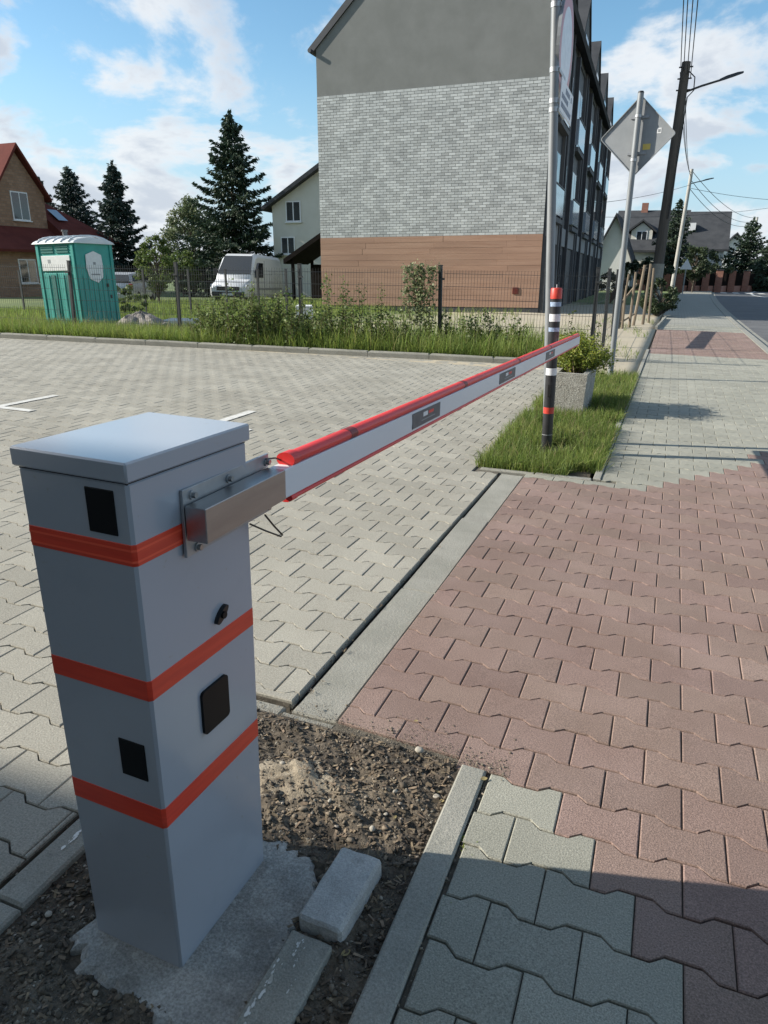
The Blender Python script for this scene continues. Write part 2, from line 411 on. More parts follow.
KA, KB = np.array([-11.4, 9.87]), np.array([-2.65, 10.86])      # front edge of the far kerb of the parking lot
kn = np.array([-(KB-KA)[1], (KB-KA)[0]]); kn = kn/np.linalg.norm(kn); kc = float(kn@KA)
lot = MB(); lot.prism([(-17,-2.0),(-1.245,-2.0),(-1.245,1.74),(-.985,1.74),(-.985,4.80),(-1.16,4.92),(-1.34,10.9),(-17,9.2)], -.06, -.0105)
lot = tag(lot.build('parking_lot', 'joint_sand'), kind='structure')
cells = []
for r, x, y in lattice(-16, -.9, .3, 11.2, xoff=-.16):
    if not visible(x, y): continue
    poly = [(x+p[0], y+p[1]) for p in POUT]
    if poly[0][0] > -1.3 or max(p[0] for p in poly) > -1.25:
        if y > 1.69: poly = clip(clip(poly, 1, 0, -.978), 0, -1, -1.742) if max(p[0] for p in poly) > -1.245 else poly
        else: poly = clip(poly, 1, 0, -1.247)
        if len(poly) > 2 and y > 4.75: poly = clip(poly, 5.98, .18, 5.98*-1.16+.18*4.9)      # along the grass edging
    if len(poly) > 2: poly = clip(poly, float(kn[0]), float(kn[1]), kc-.005)
    if len(poly) < 3 or area(poly) < .0015: continue
    cells.append((x, y, [(p[0]-x, p[1]-y) for p in poly], 'lot_paver'))
lay(lot, cells)

apron = MB(); apron.prism([(-.80,1.66),(-.31,1.66),(-.31,-.85),(1.705,-.85),(1.705,4.8),(-.80,4.8)], -.06, -.0105)
apron = tag(apron.build('driveway_apron', 'joint_sand'), kind='structure')
walk = MB(); walk.box(-.30,1.72,4.83,22.0,-.06,-.0105)
walk = tag(walk.build('sidewalk', 'joint_sand'), kind='structure')
red, grey = [], []
for r, x, y in lattice(-.9, 1.8, -.75, 22):
    poly = [(x+p[0], y+p[1]) for p in POUT]
    if y < 1.60: poly = clip(poly, -1, 0, .306)
    else: poly = clip(poly, -1, 0, .796)
    if len(poly) > 2 and y < 1.8: 
        if x < -.32: poly = clip(poly, -.05, -1, -1.665)
    if len(poly) > 2 and y > 4.72:
        if x < -.2 and min(p[0] for p in poly) < -.31: poly = clip(poly, 0, 1, 4.815) if y < 4.86 else clip(poly, -1, 0, .296)
    if len(poly) > 2: poly = clip(poly, 1, 0, 1.70)
    if len(poly) < 3 or area(poly) < .0012: continue
    isg = (r <= -1 and x < -.2-.1*r) or (y > 4.66 and x < (y-4.68)*.575 + .0)
    if 13.7 < y < 20.0: isg = False
    c = (x, y, [(p[0]-x, p[1]-y) for p in poly], 'grey_paver' if isg else 'red_paver')
    (grey if isg else red).append(c)
lay(apron, [c for c in red if c[1] < 10]); lay(walk, grey+[c for c in red if c[1] >= 10])

# ------------------------------------------------------------------ kerbs, strips and edgings of single stones
def stones(name, segs, mat, z0, z1, r=.006, jit=.002):
    """segs: list of quads (4 plan corners) -> one stone each"""
    root = None
    s = obj(name, None); tag(s, kind='structure')
    for q in segs:
        cx = sum(p[0] for p in q)/4; cy = sum(p[1] for p in q)/4; mb = MB()
        zz_ = z1+random.uniform(-jit, jit)
        inn = [(cx+(p[0]-cx)*(1-r/max(.04, abs(p[0]-cx)))if abs(p[0]-cx)>1e-6 else p[0], cy+(p[1]-cy)*(1-r/max(.04, abs(p[1]-cy))) if abs(p[1]-cy)>1e-6 else p[1]) for p in q]
        n = 4; vs = [(p[0]-cx, p[1]-cy, zz_) for p in inn]+[(p[0]-cx, p[1]-cy, zz_-r) for p in q]+[(p[0]-cx, p[1]-cy, z0) for p in q]
        fs = [(0,1,2,3)]+[(i+n, (i+1)%n+n, (i+1)%n, i) for i in range(n)]+[(i+2*n, (i+1)%n+2*n, (i+1)%n+n, i+n) for i in range(n)]
        mb.add(vs, fs).build('kerb_stone', mat, s, (cx, cy, 0), (random.gauss(0,.003), random.gauss(0,.004), random.gauss(0,.0015)))
    return s
def line_segs(a, b, width, n, gap=.006, side=1):
    a, b = np.array(a, float), np.array(b, float); d = b-a; nn = np.array([-d[1], d[0]])/np.linalg.norm(d)*width*side; out = []
    L = np.linalg.norm(d); e = d/L
    for i in range(n):
        p = a+d*i/n+e*gap/2; q = a+d*(i+1)/n-e*gap/2; s = [tuple(p), tuple(q), tuple(q+nn), tuple(p+nn)]
        out.append(s if side > 0 else s[::-1])
    return out
stones('flush_kerb', line_segs((-.803,1.71),(-.803,4.76),.158,3,.005), 'concrete', -.08, -.012)
stones('cross_edging', [[(-1.245,1.665),(-.99,1.665),(-.99,1.725),(-1.245,1.725)],[(-.985,1.63),(-.80,1.62),(-.80,1.70),(-.985,1.70)]], 'concrete', -.08, -.012)
stones('edging_by_dirt', line_segs((-.312,-.85),(-.312,1.658),.072,3), 'concrete', -.1, .004)
stones('edging_by_lot', line_segs((-1.145,-.85),(-1.145,1.66),.085,3), 'concrete', -.1, .0)
stones('grass_edging', line_segs((-1.125,4.79),(-.355,4.825),.055,2,side=1)+line_segs((-1.10,4.93),(-1.285,10.7),.06,6,side=1), 'concrete', -.1, .003)
stones('walk_edging', line_segs((-.302,4.85),(-.302,14.3),.05,10), 'concrete', -.1, .012)
stones('verge_edging', line_segs((-.302,19.9),(-.15,24.8),.06,5), 'concrete', -.1, .08)
e = (KB-KA)/np.linalg.norm(KB-KA)
stones('far_kerb', line_segs(KA-e*6, KB+e*1.2, .14, 16), 'concrete', -.15, .085, r=.02)

# ------------------------------------------------------------------ parking marks painted on the lot
def mark(name, rects):
    mb = MB()
    for x0, x1, y0, y1 in rects: mb.add([(x0,y0,.0055),(x1,y0,.0055),(x1,y1,.0055),(x0,y1,.0055)], [(0,1,2,3)])
    return tag(mb.build(name, 'paint', fixn=False), kind='structure')
mark('parking_mark', [(-5.98,-5.89,4.72,5.72),(-6.35,-5.983,4.93,5.02),(-5.887,-5.48,4.93,5.02)])
mark('parking_mark', [(-3.70,-3.61,4.9,5.90),(-3.607,-3.22,5.10,5.19),(-4.1,-3.703,5.10,5.19)])

# ------------------------------------------------------------------ far sidewalk, road, kerb
SWL = [G(660,325), G(668,312), G(676,301), G(683,292)]
def curve_pts():
    # centre offset of the road: straight at first, then bending right
    return [(y, 0 if y < 20 else .00042*(y-20)**2) for y in list(np.arange(-20, 120, 4.0))]
CV = curve_pts()
def bx(y): return 0 if y < 20 else .00042*(y-20)**2
def strip(name, xa, xb, z, mat, y0, y1, n=None, kind='structure', step=2.0):
    mb = MB(); ys = np.arange(y0, y1+.01, step)
    vs = []
    for y in ys: vs += [(xa+bx(y), y, z), (xb+bx(y), y, z)]
    fs = [(2*i, 2*i+1, 2*i+3, 2*i+2) for i in range(len(ys)-1)]
    mb.add(vs, fs); o = mb.build(name, mat, fixn=False); return tag(o, kind=kind) if kind else o
def far_walk_material():
    m = material('far_paving', (.255,.255,.22), (.31,.305,.265), rough=.9, scale=1.6, speck=.2, speck_scale=60)
    t = m.node_tree; N = t.nodes; L = t.links; b = N['Principled BSDF']; src = b.inputs['Base Color'].links[0].from_socket
    g = N.new('ShaderNodeNewGeometry'); br = N.new('ShaderNodeTexBrick'); br.inputs['Scale'].default_value = 1; br.inputs['Mortar Size'].default_value = .006
    br.inputs['Brick Width'].default_value = .2; br.inputs['Row Height'].default_value = .14; L.new(g.outputs['Position'], br.inputs['Vector'])
    L.new(src, br.inputs['Color1']); L.new(src, br.inputs['Color2']); br.inputs['Mortar'].default_value = (.14,.13,.11,1)
    L.new(br.outputs['Color'], b.inputs['Base Color']); return m
MAT['far_paving'] = far_walk_material()
strip('far_sidewalk', -.30, 1.705, -.002, 'far_paving', 22.0, 90)
strip('road', 1.86, 8.2, -.10, 'asphalt', -20, 116)
tag(strip('gutter', 1.865, 2.12, -.096, 'concrete', -20, 90), kind='structure')
rk = obj('road_kerb', None); tag(rk, kind='structure')
for i in range(88):
    y0 = -2.0+i*1.0; mb = MB(); y1 = y0+.99; a0, a1 = bx(y0), bx(y1)
    mb.add([(1.71+a0,y0,.006),(1.85+a0,y0,.004),(1.85+a1,y1,.004),(1.71+a1,y1,.006),(1.86+a0,y0,-.012),(1.86+a1,y1,-.012),(1.86+a0,y0,-.14),(1.86+a1,y1,-.14),(1.71+a0,y0,-.14),(1.71+a1,y1,-.14)],
           [(0,1,2,3),(1,4,5,2),(4,6,7,5),(0,3,9,8),(0,8,6,4,1),(3,2,5,7,9)])
    mb.build('kerb_stone', 'concrete', rk)
# the far side of the road: verge and its kerb, painted marks at the crossing
strip('far_verge', 8.2, 40, -.085, 'ground', -20, 100)
mb = MB()
for i in range(6):
    y = 70; mb.add([(2.6+bx(y)+i*1.0,y,-.095),(3.1+bx(y)+i*1.0,y,-.095),(3.15+bx(y)+i*1.0,y+3.6,-.095),(2.65+bx(y)+i*1.0,y+3.6,-.095)], [(0,1,2,3)])
tag(mb.build('crosswalk_stripes', 'paint', fixn=False), kind='structure')
ap = [G(768,291,-.096), G(757,291.5,-.096), G(752,293,-.096), G(755,295.5,-.096), G(768,297.5,-.096)]
mb = MB()
for i in range(4):
    a, b = ap[i], ap[i+1]; d = np.array([b[1]-a[1], a[0]-b[0], 0]); d = d/np.linalg.norm(d)*.22
    mb.add([a, b, b+d, a+d], [(0,1,2,3)])
tag(mb.build('road_marking', 'paint', fixn=False), kind='structure')

# ------------------------------------------------------------------ dirt by the barrier
def nz(x, y, s, k=0):
    return math.sin(x*s+1.3*k)*math.cos(y*s*1.13+.7*k)+.5*math.sin(x*s*2.3+y*s*1.7+k)+.25*math.cos(x*s*4.1-y*s*5.2+2*k)
def dirt_z(x, y):
    z = -.014+.006*nz(x, y, 22)+.003*nz(x, y, 71, 2)
    z += .035*math.exp(-(((x+.80)/.13)**2+((y-1.42)/.11)**2)) + .012*math.exp(-(((x+.56)/.12)**2+((y-1.45)/.14)**2))
    edge = min((x+1.145)/.05, (-.385-x)/.05, (1.665-y)/.05, 1); ztop = (-.03 if (-.985 < x < -.585 and .76 < y < 1.19) else -.018) if y < 1.5 else -.018+.014*min(1,(y-1.5)/.12); z = ztop+(z+.018)*max(.15, edge)
    return z
xs = np.linspace(-1.15, -.383, 110); ys = np.linspace(-.85, 1.665, 320)
vs = [(x, y, dirt_z(x, y)) for y in ys for x in xs]; n = len(xs)
o = obj('dirt_patch', npmesh('dirt_patch', vs, [(j*n+i, j*n+i+1, (j+1)*n+i+1, (j+1)*n+i) for j in range(len(ys)-1) for i in range(n-1)], 'soil')); tag(o, kind='structure')
def rocks(n, sampler, smin, smax, flat=.7, jag=.3):
    base = np.array([(1,0,0),(0,1,0),(-1,0,0),(0,-1,0),(0,0,1),(0,0,-1),(.6,.6,.5),(-.6,.6,.5),(-.6,-.6,.5),(.6,-.6,.5)])
    F = np.array([(4,6,7),(4,7,8),(4,8,9),(4,9,6),(0,6,9),(1,7,6),(2,8,7),(3,9,8),(0,1,6),(1,2,7),(2,3,8),(3,0,9),(0,5,1),(1,5,2),(2,5,3),(3,5,0)])
    V, FF = [], []
    for i in range(n):
        x, y, z = sampler(); s = smin*(smax/smin)**(rng.random()**2.2)
        v = base*(1+rng.uniform(-jag,jag,base.shape))*np.array([s, s*rng.uniform(.45,1), s*flat*rng.uniform(.35,1)])
        a = rng.uniform(0, 6.3); R = np.array([[math.cos(a),-math.sin(a),0],[math.sin(a),math.cos(a),0],[0,0,1]])
        FF.append(F+len(V)*10); V.append(v@R.T+np.array([x, y, z+s*.2]))
    return np.concatenate(V), np.concatenate(FF)
def dirt_xy():
    while True:
        x, y = random.uniform(-1.14,-.39), random.uniform(.3, 1.66)
        if -.98 < x < -.585 and .76 < y < 1.19 and random.random() < .975: continue
        if x < -1.0 or y < .95 or random.random() < .75: return x, y, dirt_z(x, y)
v, f = rocks(15000, dirt_xy, .0011, .0085, .8, .55); vb_, fb_ = rocks(170, dirt_xy, .006, .014, .75, .5); v, f = np.concatenate([v, vb_]), np.concatenate([f, fb_+len(v)]); o = obj('gravel', npmesh('gravel', v, f, 'clod')); v_, f_ = rocks(5200, dirt_xy, .0010, .0070, .6, .5); o2 = obj('grit', npmesh('grit', v_, f_, 'stone')); tag(o2, 'pale grit and crushed stone strewn over the dirt by the barrier', 'grit', kind='stuff'); tag(o, 'fine grey and brown gravel scattered over the dirt round the barrier', 'gravel', kind='stuff')
MAT['sand_pale'] = material('sand_pale', (.25,.205,.145), (.33,.28,.205), rough=1, scale=12, speck=.4, speck_scale=300, bump=.7, bump_scale=90, stains=[(16,.56,.7,(.15,.12,.085),.7)])
mb = MB(); N_ = 40; vs = []; fs = []
for j in range(14):
    q = j/13
    for i in range(N_):
        a = 6.283*i/N_; kk = 1+.16*math.sin(2*a+.6)+.10*math.sin(5*a+1)+.05*math.sin(11*a); x = -.80+.155*q*kk*math.cos(a); y = 1.41+.125*q*kk*math.sin(a)
        vs.append((x, y, dirt_z(x, y)+.009*(1-q**1.5)-.004+.0018*nz(x, y, 110, 3)))
for j in range(13):
    for i in range(N_): fs.append((j*N_+i, j*N_+(i+1) % N_, (j+1)*N_+(i+1) % N_, (j+1)*N_+i))
o = obj('sand_heap', npmesh('sand_heap', vs, fs, 'sand_pale')); tag(o, 'small heap of pale sand in the dirt beside the cabinet', 'sand', kind='stuff')
# wood chips, straw and clods
V, FF = [], []
for i in range(3600):
    x, y, z = dirt_xy()
    if random.random() < .5 and not (x > -.75 and y > 1.1): continue
    l, w = random.uniform(.003,.013), random.uniform(.001,.0042); a = random.uniform(0,6.3); d = np.array([math.cos(a),math.sin(a),random.gauss(0,.25)]); s = np.array([-d[1],d[0],random.gauss(0,.4)])
    c = np.array([x,y,z+random.uniform(.001,.007)]); FF.append(np.array([(0,1,2,3)])+4*len(V)); V.append(np.array([c-d*l-s*w, c+d*l-s*w*.5, c+d*l*.9+s*w, c-d*l*.8+s*w]))
o = obj('wood_chips', npmesh('wood_chips', np.concatenate(V), np.concatenate(FF), 'chips')); tag(o, 'brown straw and wood chips littering the dirt by the edging', 'debris', kind='stuff')
# sand and crumbs swept on to the neighbouring paving
def spill():
    while True:
        x = random.uniform(-1.2,-.25); y = 1.645+abs(random.gauss(0,.055))*(.6+.6*math.sin(x*9)**2)
        if y > 1.64: return x, y, .001 if x > -.8 else -.01
def joints_litter():
    t = random.random()
    if t < .35: return random.gauss(-.981,.008), random.uniform(1.75,4.7), -.012
    if t < .6: return random.gauss(-.306,.008), random.uniform(.6,1.6), -.004
    if t < .75: return random.gauss(-1.243,.007), random.uniform(.5,1.7), -.008
    return random.uniform(-.9,-.25), random.gauss(1.70,.06), .001
v1, f1 = rocks(6500, spill, .0005, .0026); v2, f2 = rocks(900, joints_litter, .001, .006)
o = obj('crumbs', npmesh('crumbs', np.concatenate([v1, v2]), np.concatenate([f1, f2+len(v1)]), 'crumb')); tag(o, 'crumbs of sand and soil spilled into the paving joints', 'debris', kind='stuff')
# ------------------------------------------------------------------ near things: materials
MAT['cabinet'] = material('cabinet_paint', (.365,.39,.435), (.385,.41,.455), rough=.3, scale=1.5, spec=.5, coords='obj', bump=.03, bump_scale=260,
    stains=[(7, .58, .8, (.30,.325,.365), .4), (40, .70, .8, (.42,.44,.47), .3), (55, .66, .74, (.30,.27,.22), .45)])
_b = MAT['cabinet'].node_tree.nodes['Principled BSDF']; _b.inputs['Coat Weight'].default_value = .6; _b.inputs['Coat Roughness'].default_value = .12
MAT['orange'] = material('orange_tape', (.80,.068,.030), (.70,.052,.025), rough=.4, scale=30, coords='obj', stretch=(.3,.3,3), island=.05)
MAT['orange_rib'] = material('orange_rib', (.90,.11,.05), rough=.45)
MAT['black'] = material('black_plastic', (.008,.008,.009), rough=.45)
MAT['black_gloss'] = material('black_gloss', (.004,.004,.005), rough=.5, spec=.25)
MAT['steel'] = material('steel', (.42,.42,.41), (.33,.33,.325), rough=.36, metallic=1.0, scale=14, coords='obj', stretch=(1,.12,1), bump=.06, bump_scale=300)
MAT['zinc'] = material('zinc', (.45,.46,.47), (.36,.37,.385), rough=.5, metallic=.75, scale=18, coords='obj', bump=.05)
MAT['arm_white'] = material('arm_white', (.74,.75,.77), (.68,.69,.71), rough=.35, scale=5, coords='obj', stretch=(1,.2,1), stains=[(14,.6,.8,(.55,.55,.55),.4)])
MAT['arm_red'] = material('arm_red', (.78,.035,.032), (.66,.03,.026), rough=.42, scale=6, coords='obj', stains=[(9,.58,.75,(.42,.03,.025),.6)])
MAT['ring_dark_red'] = material('ring_dark_red', (.22,.018,.016), rough=.5)
MAT['sticker'] = material('sticker', (.085,.085,.095), (.12,.12,.13), rough=.5, scale=40, coords='obj')
MAT['white'] = material('white_plastic', (.78,.78,.77), (.70,.70,.69), rough=.5, scale=12, coords='obj')
MAT['pole_grey'] = material('galvanised', (.20,.215,.225), (.26,.275,.285), rough=.5, metallic=.25, scale=9, coords='obj', stretch=(1,1,.25), stains=[(6,.6,.8,(.16,.165,.165),.5)])
MAT['bollard_dark'] = material('bollard_dark', (.018,.019,.022), (.03,.03,.033), rough=.4, scale=20, coords='obj')
MAT['bollard_red'] = material('bollard_red', (.62,.055,.035), (.5,.045,.03), rough=.45, scale=20, coords='obj')
MAT['band_white'] = material('band_white', (.75,.76,.78), (.62,.63,.65), rough=.4, scale=16, coords='obj')
MAT['band_blue'] = material('band_blue', (.42,.52,.66), (.16,.22,.34), rough=.4, scale=40, coords='obj')
MAT['planter'] = material('planter_concrete', (.30,.285,.25), (.40,.385,.345), rough=.95, scale=9, speck=.75, speck_scale=90, bump=.9, bump_scale=80)
MAT['shrub_yellow'] = material('shrub_leaf', (.26,.28,.035), (.15,.20,.03), rough=.55, scale=7, island=.35, hue=.02, trans=.4)
MAT['stem'] = material('stem', (.16,.12,.07), (.11,.085,.05), rough=.9, scale=40)
MAT['sign_back'] = material('sign_back', (.27,.285,.295), (.32,.335,.345), rough=.55, metallic=.3, scale=4, coords='obj', stains=[(6,.6,.8,(.23,.235,.24),.5)])
MAT['sign_red'] = material('sign_red', (.52,.20,.20), rough=.4)
MAT['sign_yellow'] = material('sign_yellow', (.62,.48,.12), rough=.5)
MAT['sign_text'] = material('sign_text', (.10,.13,.20), rough=.5)

# ------------------------------------------------------------------ barrier
BL, BE = Vector((-.7405, .8404, 0.0)), (0, 0, -.0349)
bar = thing('barrier_gate', 'grey automatic barrier with orange bands and red and white boom reaching across the entrance', 'barrier', BL, BE)
MI = (Matrix.Translation(BL) @ __import__('mathutils').Euler(BE).to_matrix().to_4x4()).inverted()
def wl_(p): return tuple(MI @ Vector(p))
def XF(mb): mb.v = [wl_(p) for p in mb.v]; return mb                                  # world -> barrier
def LEAN(mb): mb.v = [(p[0]+.0329*p[2], p[1]-.0466*p[2], p[2]) for p in mb.v]; return mb   # the cabinet stands out of plumb
def cab_(name, mat, mb, parent=None, smooth=False): return LEAN(mb).build(name, mat, parent or bar, smooth=smooth)
body = cab_('cabinet_body', 'cabinet', MB().bevbox(-.221, 0, 0, .3086, -.03, 1.026, .005), smooth=True)
cab_('lid', 'cabinet', MB().bevbox(-.2265, .0055, -.0055, .3141, 1.0265, 1.0585, .003), smooth=True)
cab_('lid_seam', 'black', MB().box(-.219, -.002, .002, .3066, 1.022, 1.0285))
for k, (a, b) in enumerate(((.884, .931), (.634, .684), (.355, .411))):
    o = cab_('orange_band', 'orange', MB().bevbox(-.2219, .0009, -.0009, .3095, a, b, .006), smooth=True)
    if k == 0:
        for zr in (.897, .916): cab_('band_rib', 'orange_rib', MB().bevbox(-.2224, .0012, -.0014, .310, zr-.004, zr+.004, .006), o, smooth=True)
def face_plate(name, x0, x1, z0, z1, m, d=.0018): return cab_(name, m, MB().bevbox(x0, x1, -d, .002, z0, z1, .0012))
face_plate('sensor_window', -.084, -.0275, .937, 1.011, 'black_gloss')
face_plate('sensor_window', -.0845, -.0265, .461, .541, 'black_gloss')
def rrect(cx, cy, w, h, r, n=5):
    pts = []
    for (sx, sy, a0) in ((1,1,0),(-1,1,90),(-1,-1,180),(1,-1,270)):
        for i in range(n+1):
            a = math.radians(a0+90*i/n); pts.append((cx+sx*(w/2-r)+r*math.cos(a), cy+sy*(h/2-r)+r*math.sin(a)))
    return pts
cab_('card_reader', 'black_gloss', MB().prism(rrect(.163, .5335, .080, .096, .009), -.001, .006, 'x'))
lk = cab_('lock_cover', 'black', MB().prism([(.197+.017*math.cos(t)+.005*math.sin(t), .715+.013*math.sin(t)+.008*math.cos(t)) for t in np.linspace(0, 2*math.pi, 15)[:-1]], -.001, .009, 'x'))
cab_('keyhole_cap', 'black_gloss', MB().prism([(.197+.007*math.cos(t), .715+.007*math.sin(t)) for t in np.linspace(0, 2*math.pi, 13)[:-1]], .009, .013, 'x'), lk)
# boom holder
hold = XF(MB().bevbox(-.7055, -.6995, .906, 1.180, .866, .984, .0008)).build('mounting_plate', 'zinc', bar)
XF(MB().bevbox(-.722, -.7065, .925, 1.06, .875, .997, .001)).build('backing_plate', 'black', hold)
XF(MB().tube([(-.74,1.0,.925),(-.705,1.0,.925)], .035, 20)).build('drive_shaft', 'steel', hold)
XF(MB().bevbox(-.695, -.655, .903, 1.167, .899, .959, .0012)).build('boom_clamp', 'steel', bar, smooth=False)
for (y, z) in ((.930,.971),(1.038,.9705),(1.170,.969),(.935,.8765),(1.165,.8775)):
    b = XF(MB().tube([(-.6995,y,z),(-.6965,y,z)], .0082, 16)).build('bolt', 'zinc', bar, smooth=True)
    XF(MB().tube([(-.6965,y,z),(-.690,y,z)], .0055, 6)).build('bolt_head', 'steel', b)
# boom: white profile, red rubber edges
A = np.array([-.6745, 1.160, .9295]); B = np.array([-.6650, 5.86, .8300])
def boom_ring(t, prof):
    p = A+(B-A)*t; return [wl_((p[0]+u, p[1], p[2]+w)) for u, w in prof]
def boom_part(name, mat, prof, t0=0, t1=1, n=8, parent=None, smooth=True):
    return MB().loft([boom_ring(t0+(t1-t0)*i/n, prof) for i in range(n+1)]).build(name, mat, parent or bar, smooth=smooth)
WP = [(-.0185,-.0275),(-.0165,-.0295),(.0165,-.0295),(.0185,-.0275),(.0192,0),(.0185,.0275),(.0165,.0295),(-.0165,.0295),(-.0185,.0275),(-.0192,0)]
boom = boom_part('boom', 'arm_white', WP)
def cyl(w, h, z0, n=16): return [(w*math.cos(t), z0+h*math.sin(t)) for t in np.linspace(0, 2*math.pi, n+1)[:-1]]
boom_part('red_edge_strip', 'arm_red', cyl(.0185,.0125,.0395), .0115, 1, parent=boom)
boom_part('red_edge_strip', 'arm_red', cyl(.0165,.0085,-.0365), .0095, 1, parent=boom)
boom_part('edge_cap', 'arm_red', cyl(.0205,.0148,.0400), .009, .0155, 1, parent=boom)
boom_part('edge_cap', 'arm_red', cyl(.018,.010,-.0365), .0075, .0125, 1, parent=boom)
boom_part('end_cap', 'arm_white', [(u*1.04, w*1.02) for u, w in WP], .9985, 1.0012, 1, parent=boom)
def boom_t(px):                        # parameter where the boom passes a picture column
    lo, hi = 0, 1
    for _ in range(40):
        m = (lo+hi)/2
        if PJ(A+(B-A)*m)[0] < px: lo = m
        else: hi = m
    return lo
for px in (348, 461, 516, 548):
    t = boom_t(px); boom_part('dark_ring', 'ring_dark_red', cyl(.0189,.0129,.0396), t-.004, t+.004, 1, parent=boom)  # short dark red rings round the upper edge strip
for px0, px1 in ((406,434),(495,511),(542.5,551.5)):
    t0, t1 = boom_t(px0), boom_t(px1); w = t1-t0
    boom_part('label_plate', 'sticker', [(.0186,-.021),(.0206,-.021),(.0206,.023),(.0186,.023)], t0, t1, 1, parent=boom, smooth=False)
    boom_part('printed_logo', 'band_white', [(.0204,.002),(.0210,.002),(.0210,.015),(.0204,.015)], t0+w*.36, t0+w*.52, 1, parent=boom, smooth=False)
    boom_part('printed_logo', 'arm_red', [(.0204,.004),(.0210,.004),(.0210,.013),(.0204,.013)], t0+w*.56, t0+w*.74, 1, parent=boom, smooth=False)
    boom_part('printed_text', 'sign_back', [(.0204,-.009),(.0210,-.009),(.0210,-.0060),(.0204,-.0060)], t0+w*.30, t0+w*.80, 1, parent=boom, smooth=False)
x_ = -.685
cab_pts = [ONX(250,524,x_), ONX(266,531,x_), ONX(281,536.5,x_), ONX(282.5,535,x_), ONX(274,526,x_), ONX(265,515,x_)]
MB().tube([wl_(p) for p in cab_pts], .0019, 6).build('cable', 'black', bar, smooth=True)
MB().tube([wl_(ONX(266,459,x_)), wl_(ONX(275,458,x_)), wl_(ONX(286,462,x_))], .0018, 6).build('cable', 'black', bar, smooth=True)

# foundation, loose block, kerb piece
def ragged(poly, n, amp):
    out = []
    for i in range(len(poly)):
        a, b = np.array(poly[i]), np.array(poly[(i+1) % len(poly)]); d = b-a; nn = np.array([-d[1], d[0]])/np.linalg.norm(d)
        for k in range(n):
            out.append(tuple(a+d*k/n+nn*random.uniform(-amp, amp)))
    return out
sl = MB(); pl = ragged([(-1.0,.82),(-.93,.765),(-.74,.735),(-.56,.72),(-.572,.99),(-.565,1.10),(-.63,1.19),(-.72,1.225),(-.99,1.20)], 9, .013)
cxy = np.mean(pl, 0); sl.loft([[(p[0],p[1],-.08) for p in pl], [(p[0],p[1],-.0185) for p in pl], [(cxy[0]+(p[0]-cxy[0])*.955, cxy[1]+(p[1]-cxy[1])*.93, -.007) for p in pl]])
tag(sl.build('concrete_foundation', 'old_concrete', smooth=False), 'rough concrete footing cast under the grey barrier cabinet', 'footing')
def block(name, label, cat, c, size, rz, mat, tilt=(0,0), r=.007):
    mb = MB(); x, y, z = size; mb.bevbox(-x/2, x/2, -y/2, y/2, -z/2, z/2, r)
    bm = bmesh.new(); me = mb.mesh(name, mat); bm.from_mesh(me); bmesh.ops.subdivide_edges(bm, edges=bm.edges[:], cuts=5, use_grid_fill=True)
    for v in bm.verts:
        k = Vector((nz(v.co.x,v.co.y+c[0],70), nz(v.co.y,v.co.z,80,1), nz(v.co.z,v.co.x,75,2)))*.0011; v.co += k
    bm.to_mesh(me); bm.free()
    o = obj(name, me, None, c, (tilt[0], tilt[1], rz)); return tag(o, label, cat)
bl = block('concrete_block', 'loose pale concrete paving block lying on the dark dirt beside the barrier', 'block', (-.513,1.118,.002), (.104,.212,.055), -.05, 'block_concrete', (.02,-.04))
kp = block('kerb_piece', 'paint splashed kerb stone sunk in the dirt beside the barrier footing', 'kerb stone', (-.527,.875,-.022), (.095,.235,.06), -.02, 'concrete', (0,.02), .004)
def splash(parent, c0, pts, z, seed):
    r = random.Random(seed); mb = MB()
    for (cx, cy, w, l, n_) in pts:
        for k in range(n_):
            t = r.uniform(-1,1); x = cx+r.gauss(0,w*.5); y = cy+t*l; q = r.uniform(.15,1)**1.5*w*.7; m = 9
            mb.add([(x-c0[0]+q*math.cos(6.283*i/m)*r.uniform(.5,1.1), y-c0[1]+q*2.2*math.sin(6.283*i/m)*r.uniform(.5,1.1), z+.0001*k/n_) for i in range(m)], [tuple(range(m))])
    return mb.build('paint_splash', 'paint', parent, fixn=False)
splash(kp, (-.527,.875), ((-.560,.85,.008,.075,26),(-.543,.955,.006,.025,12),(-.53,.94,.003,.03,8),(-.515,.885,.003,.02,5)), .0315, 3)
splash(bpy.data.objects['edging_by_lot'], (0,0), ((-1.188,1.015,.006,.035,22),), .0030, 4)

# larger stones and fallen leaves one can pick out
def stone_thing(px, py, r, label, group=None):
    p = G(px, py); z = dirt_z(p[0], p[1]) if -1.14 < p[0] < -.39 else 0; v, f = rocks(1, lambda: (0,0,0), r, r*1.01, .85)
    me = npmesh('stone', v, f, 'stone_pale'); bm = bmesh.new(); bm.from_mesh(me); bmesh.ops.subdivide_edges(bm, edges=bm.edges[:], cuts=1, smooth=.6); bm.to_mesh(me); bm.free()
    return tag(obj('stone', me, None, (p[0], p[1], z+r*.3)), label, 'stone', group)
MAT['stone_pale'] = material('stone_pale', (.40,.37,.31), (.30,.27,.22), rough=.9, scale=70, bump=.3, bump_scale=200)
stone_thing(420,751,.0135,'whitish stone standing at the corner of the red pavers')
for px, py, r in ((395,792,.008),(372,828,.009),(352,768,.007),(386,812,.006),(437,793,.009),(283,768,.009),(330,802,.006)): stone_thing(px,py,r,'small pale stone in the sunlit dirt patch','small stones in the sunlit dirt')
for px, py, r in ((48,912,.008),(33,920,.007),(70,896,.006),(95,990,.006),(133,992,.006),(40,945,.005),(150,1004,.005),(72,910,.005)): stone_thing(px,py,r,'small pale pebble in the shaded gravel left of the barrier','pebbles in the shaded gravel')
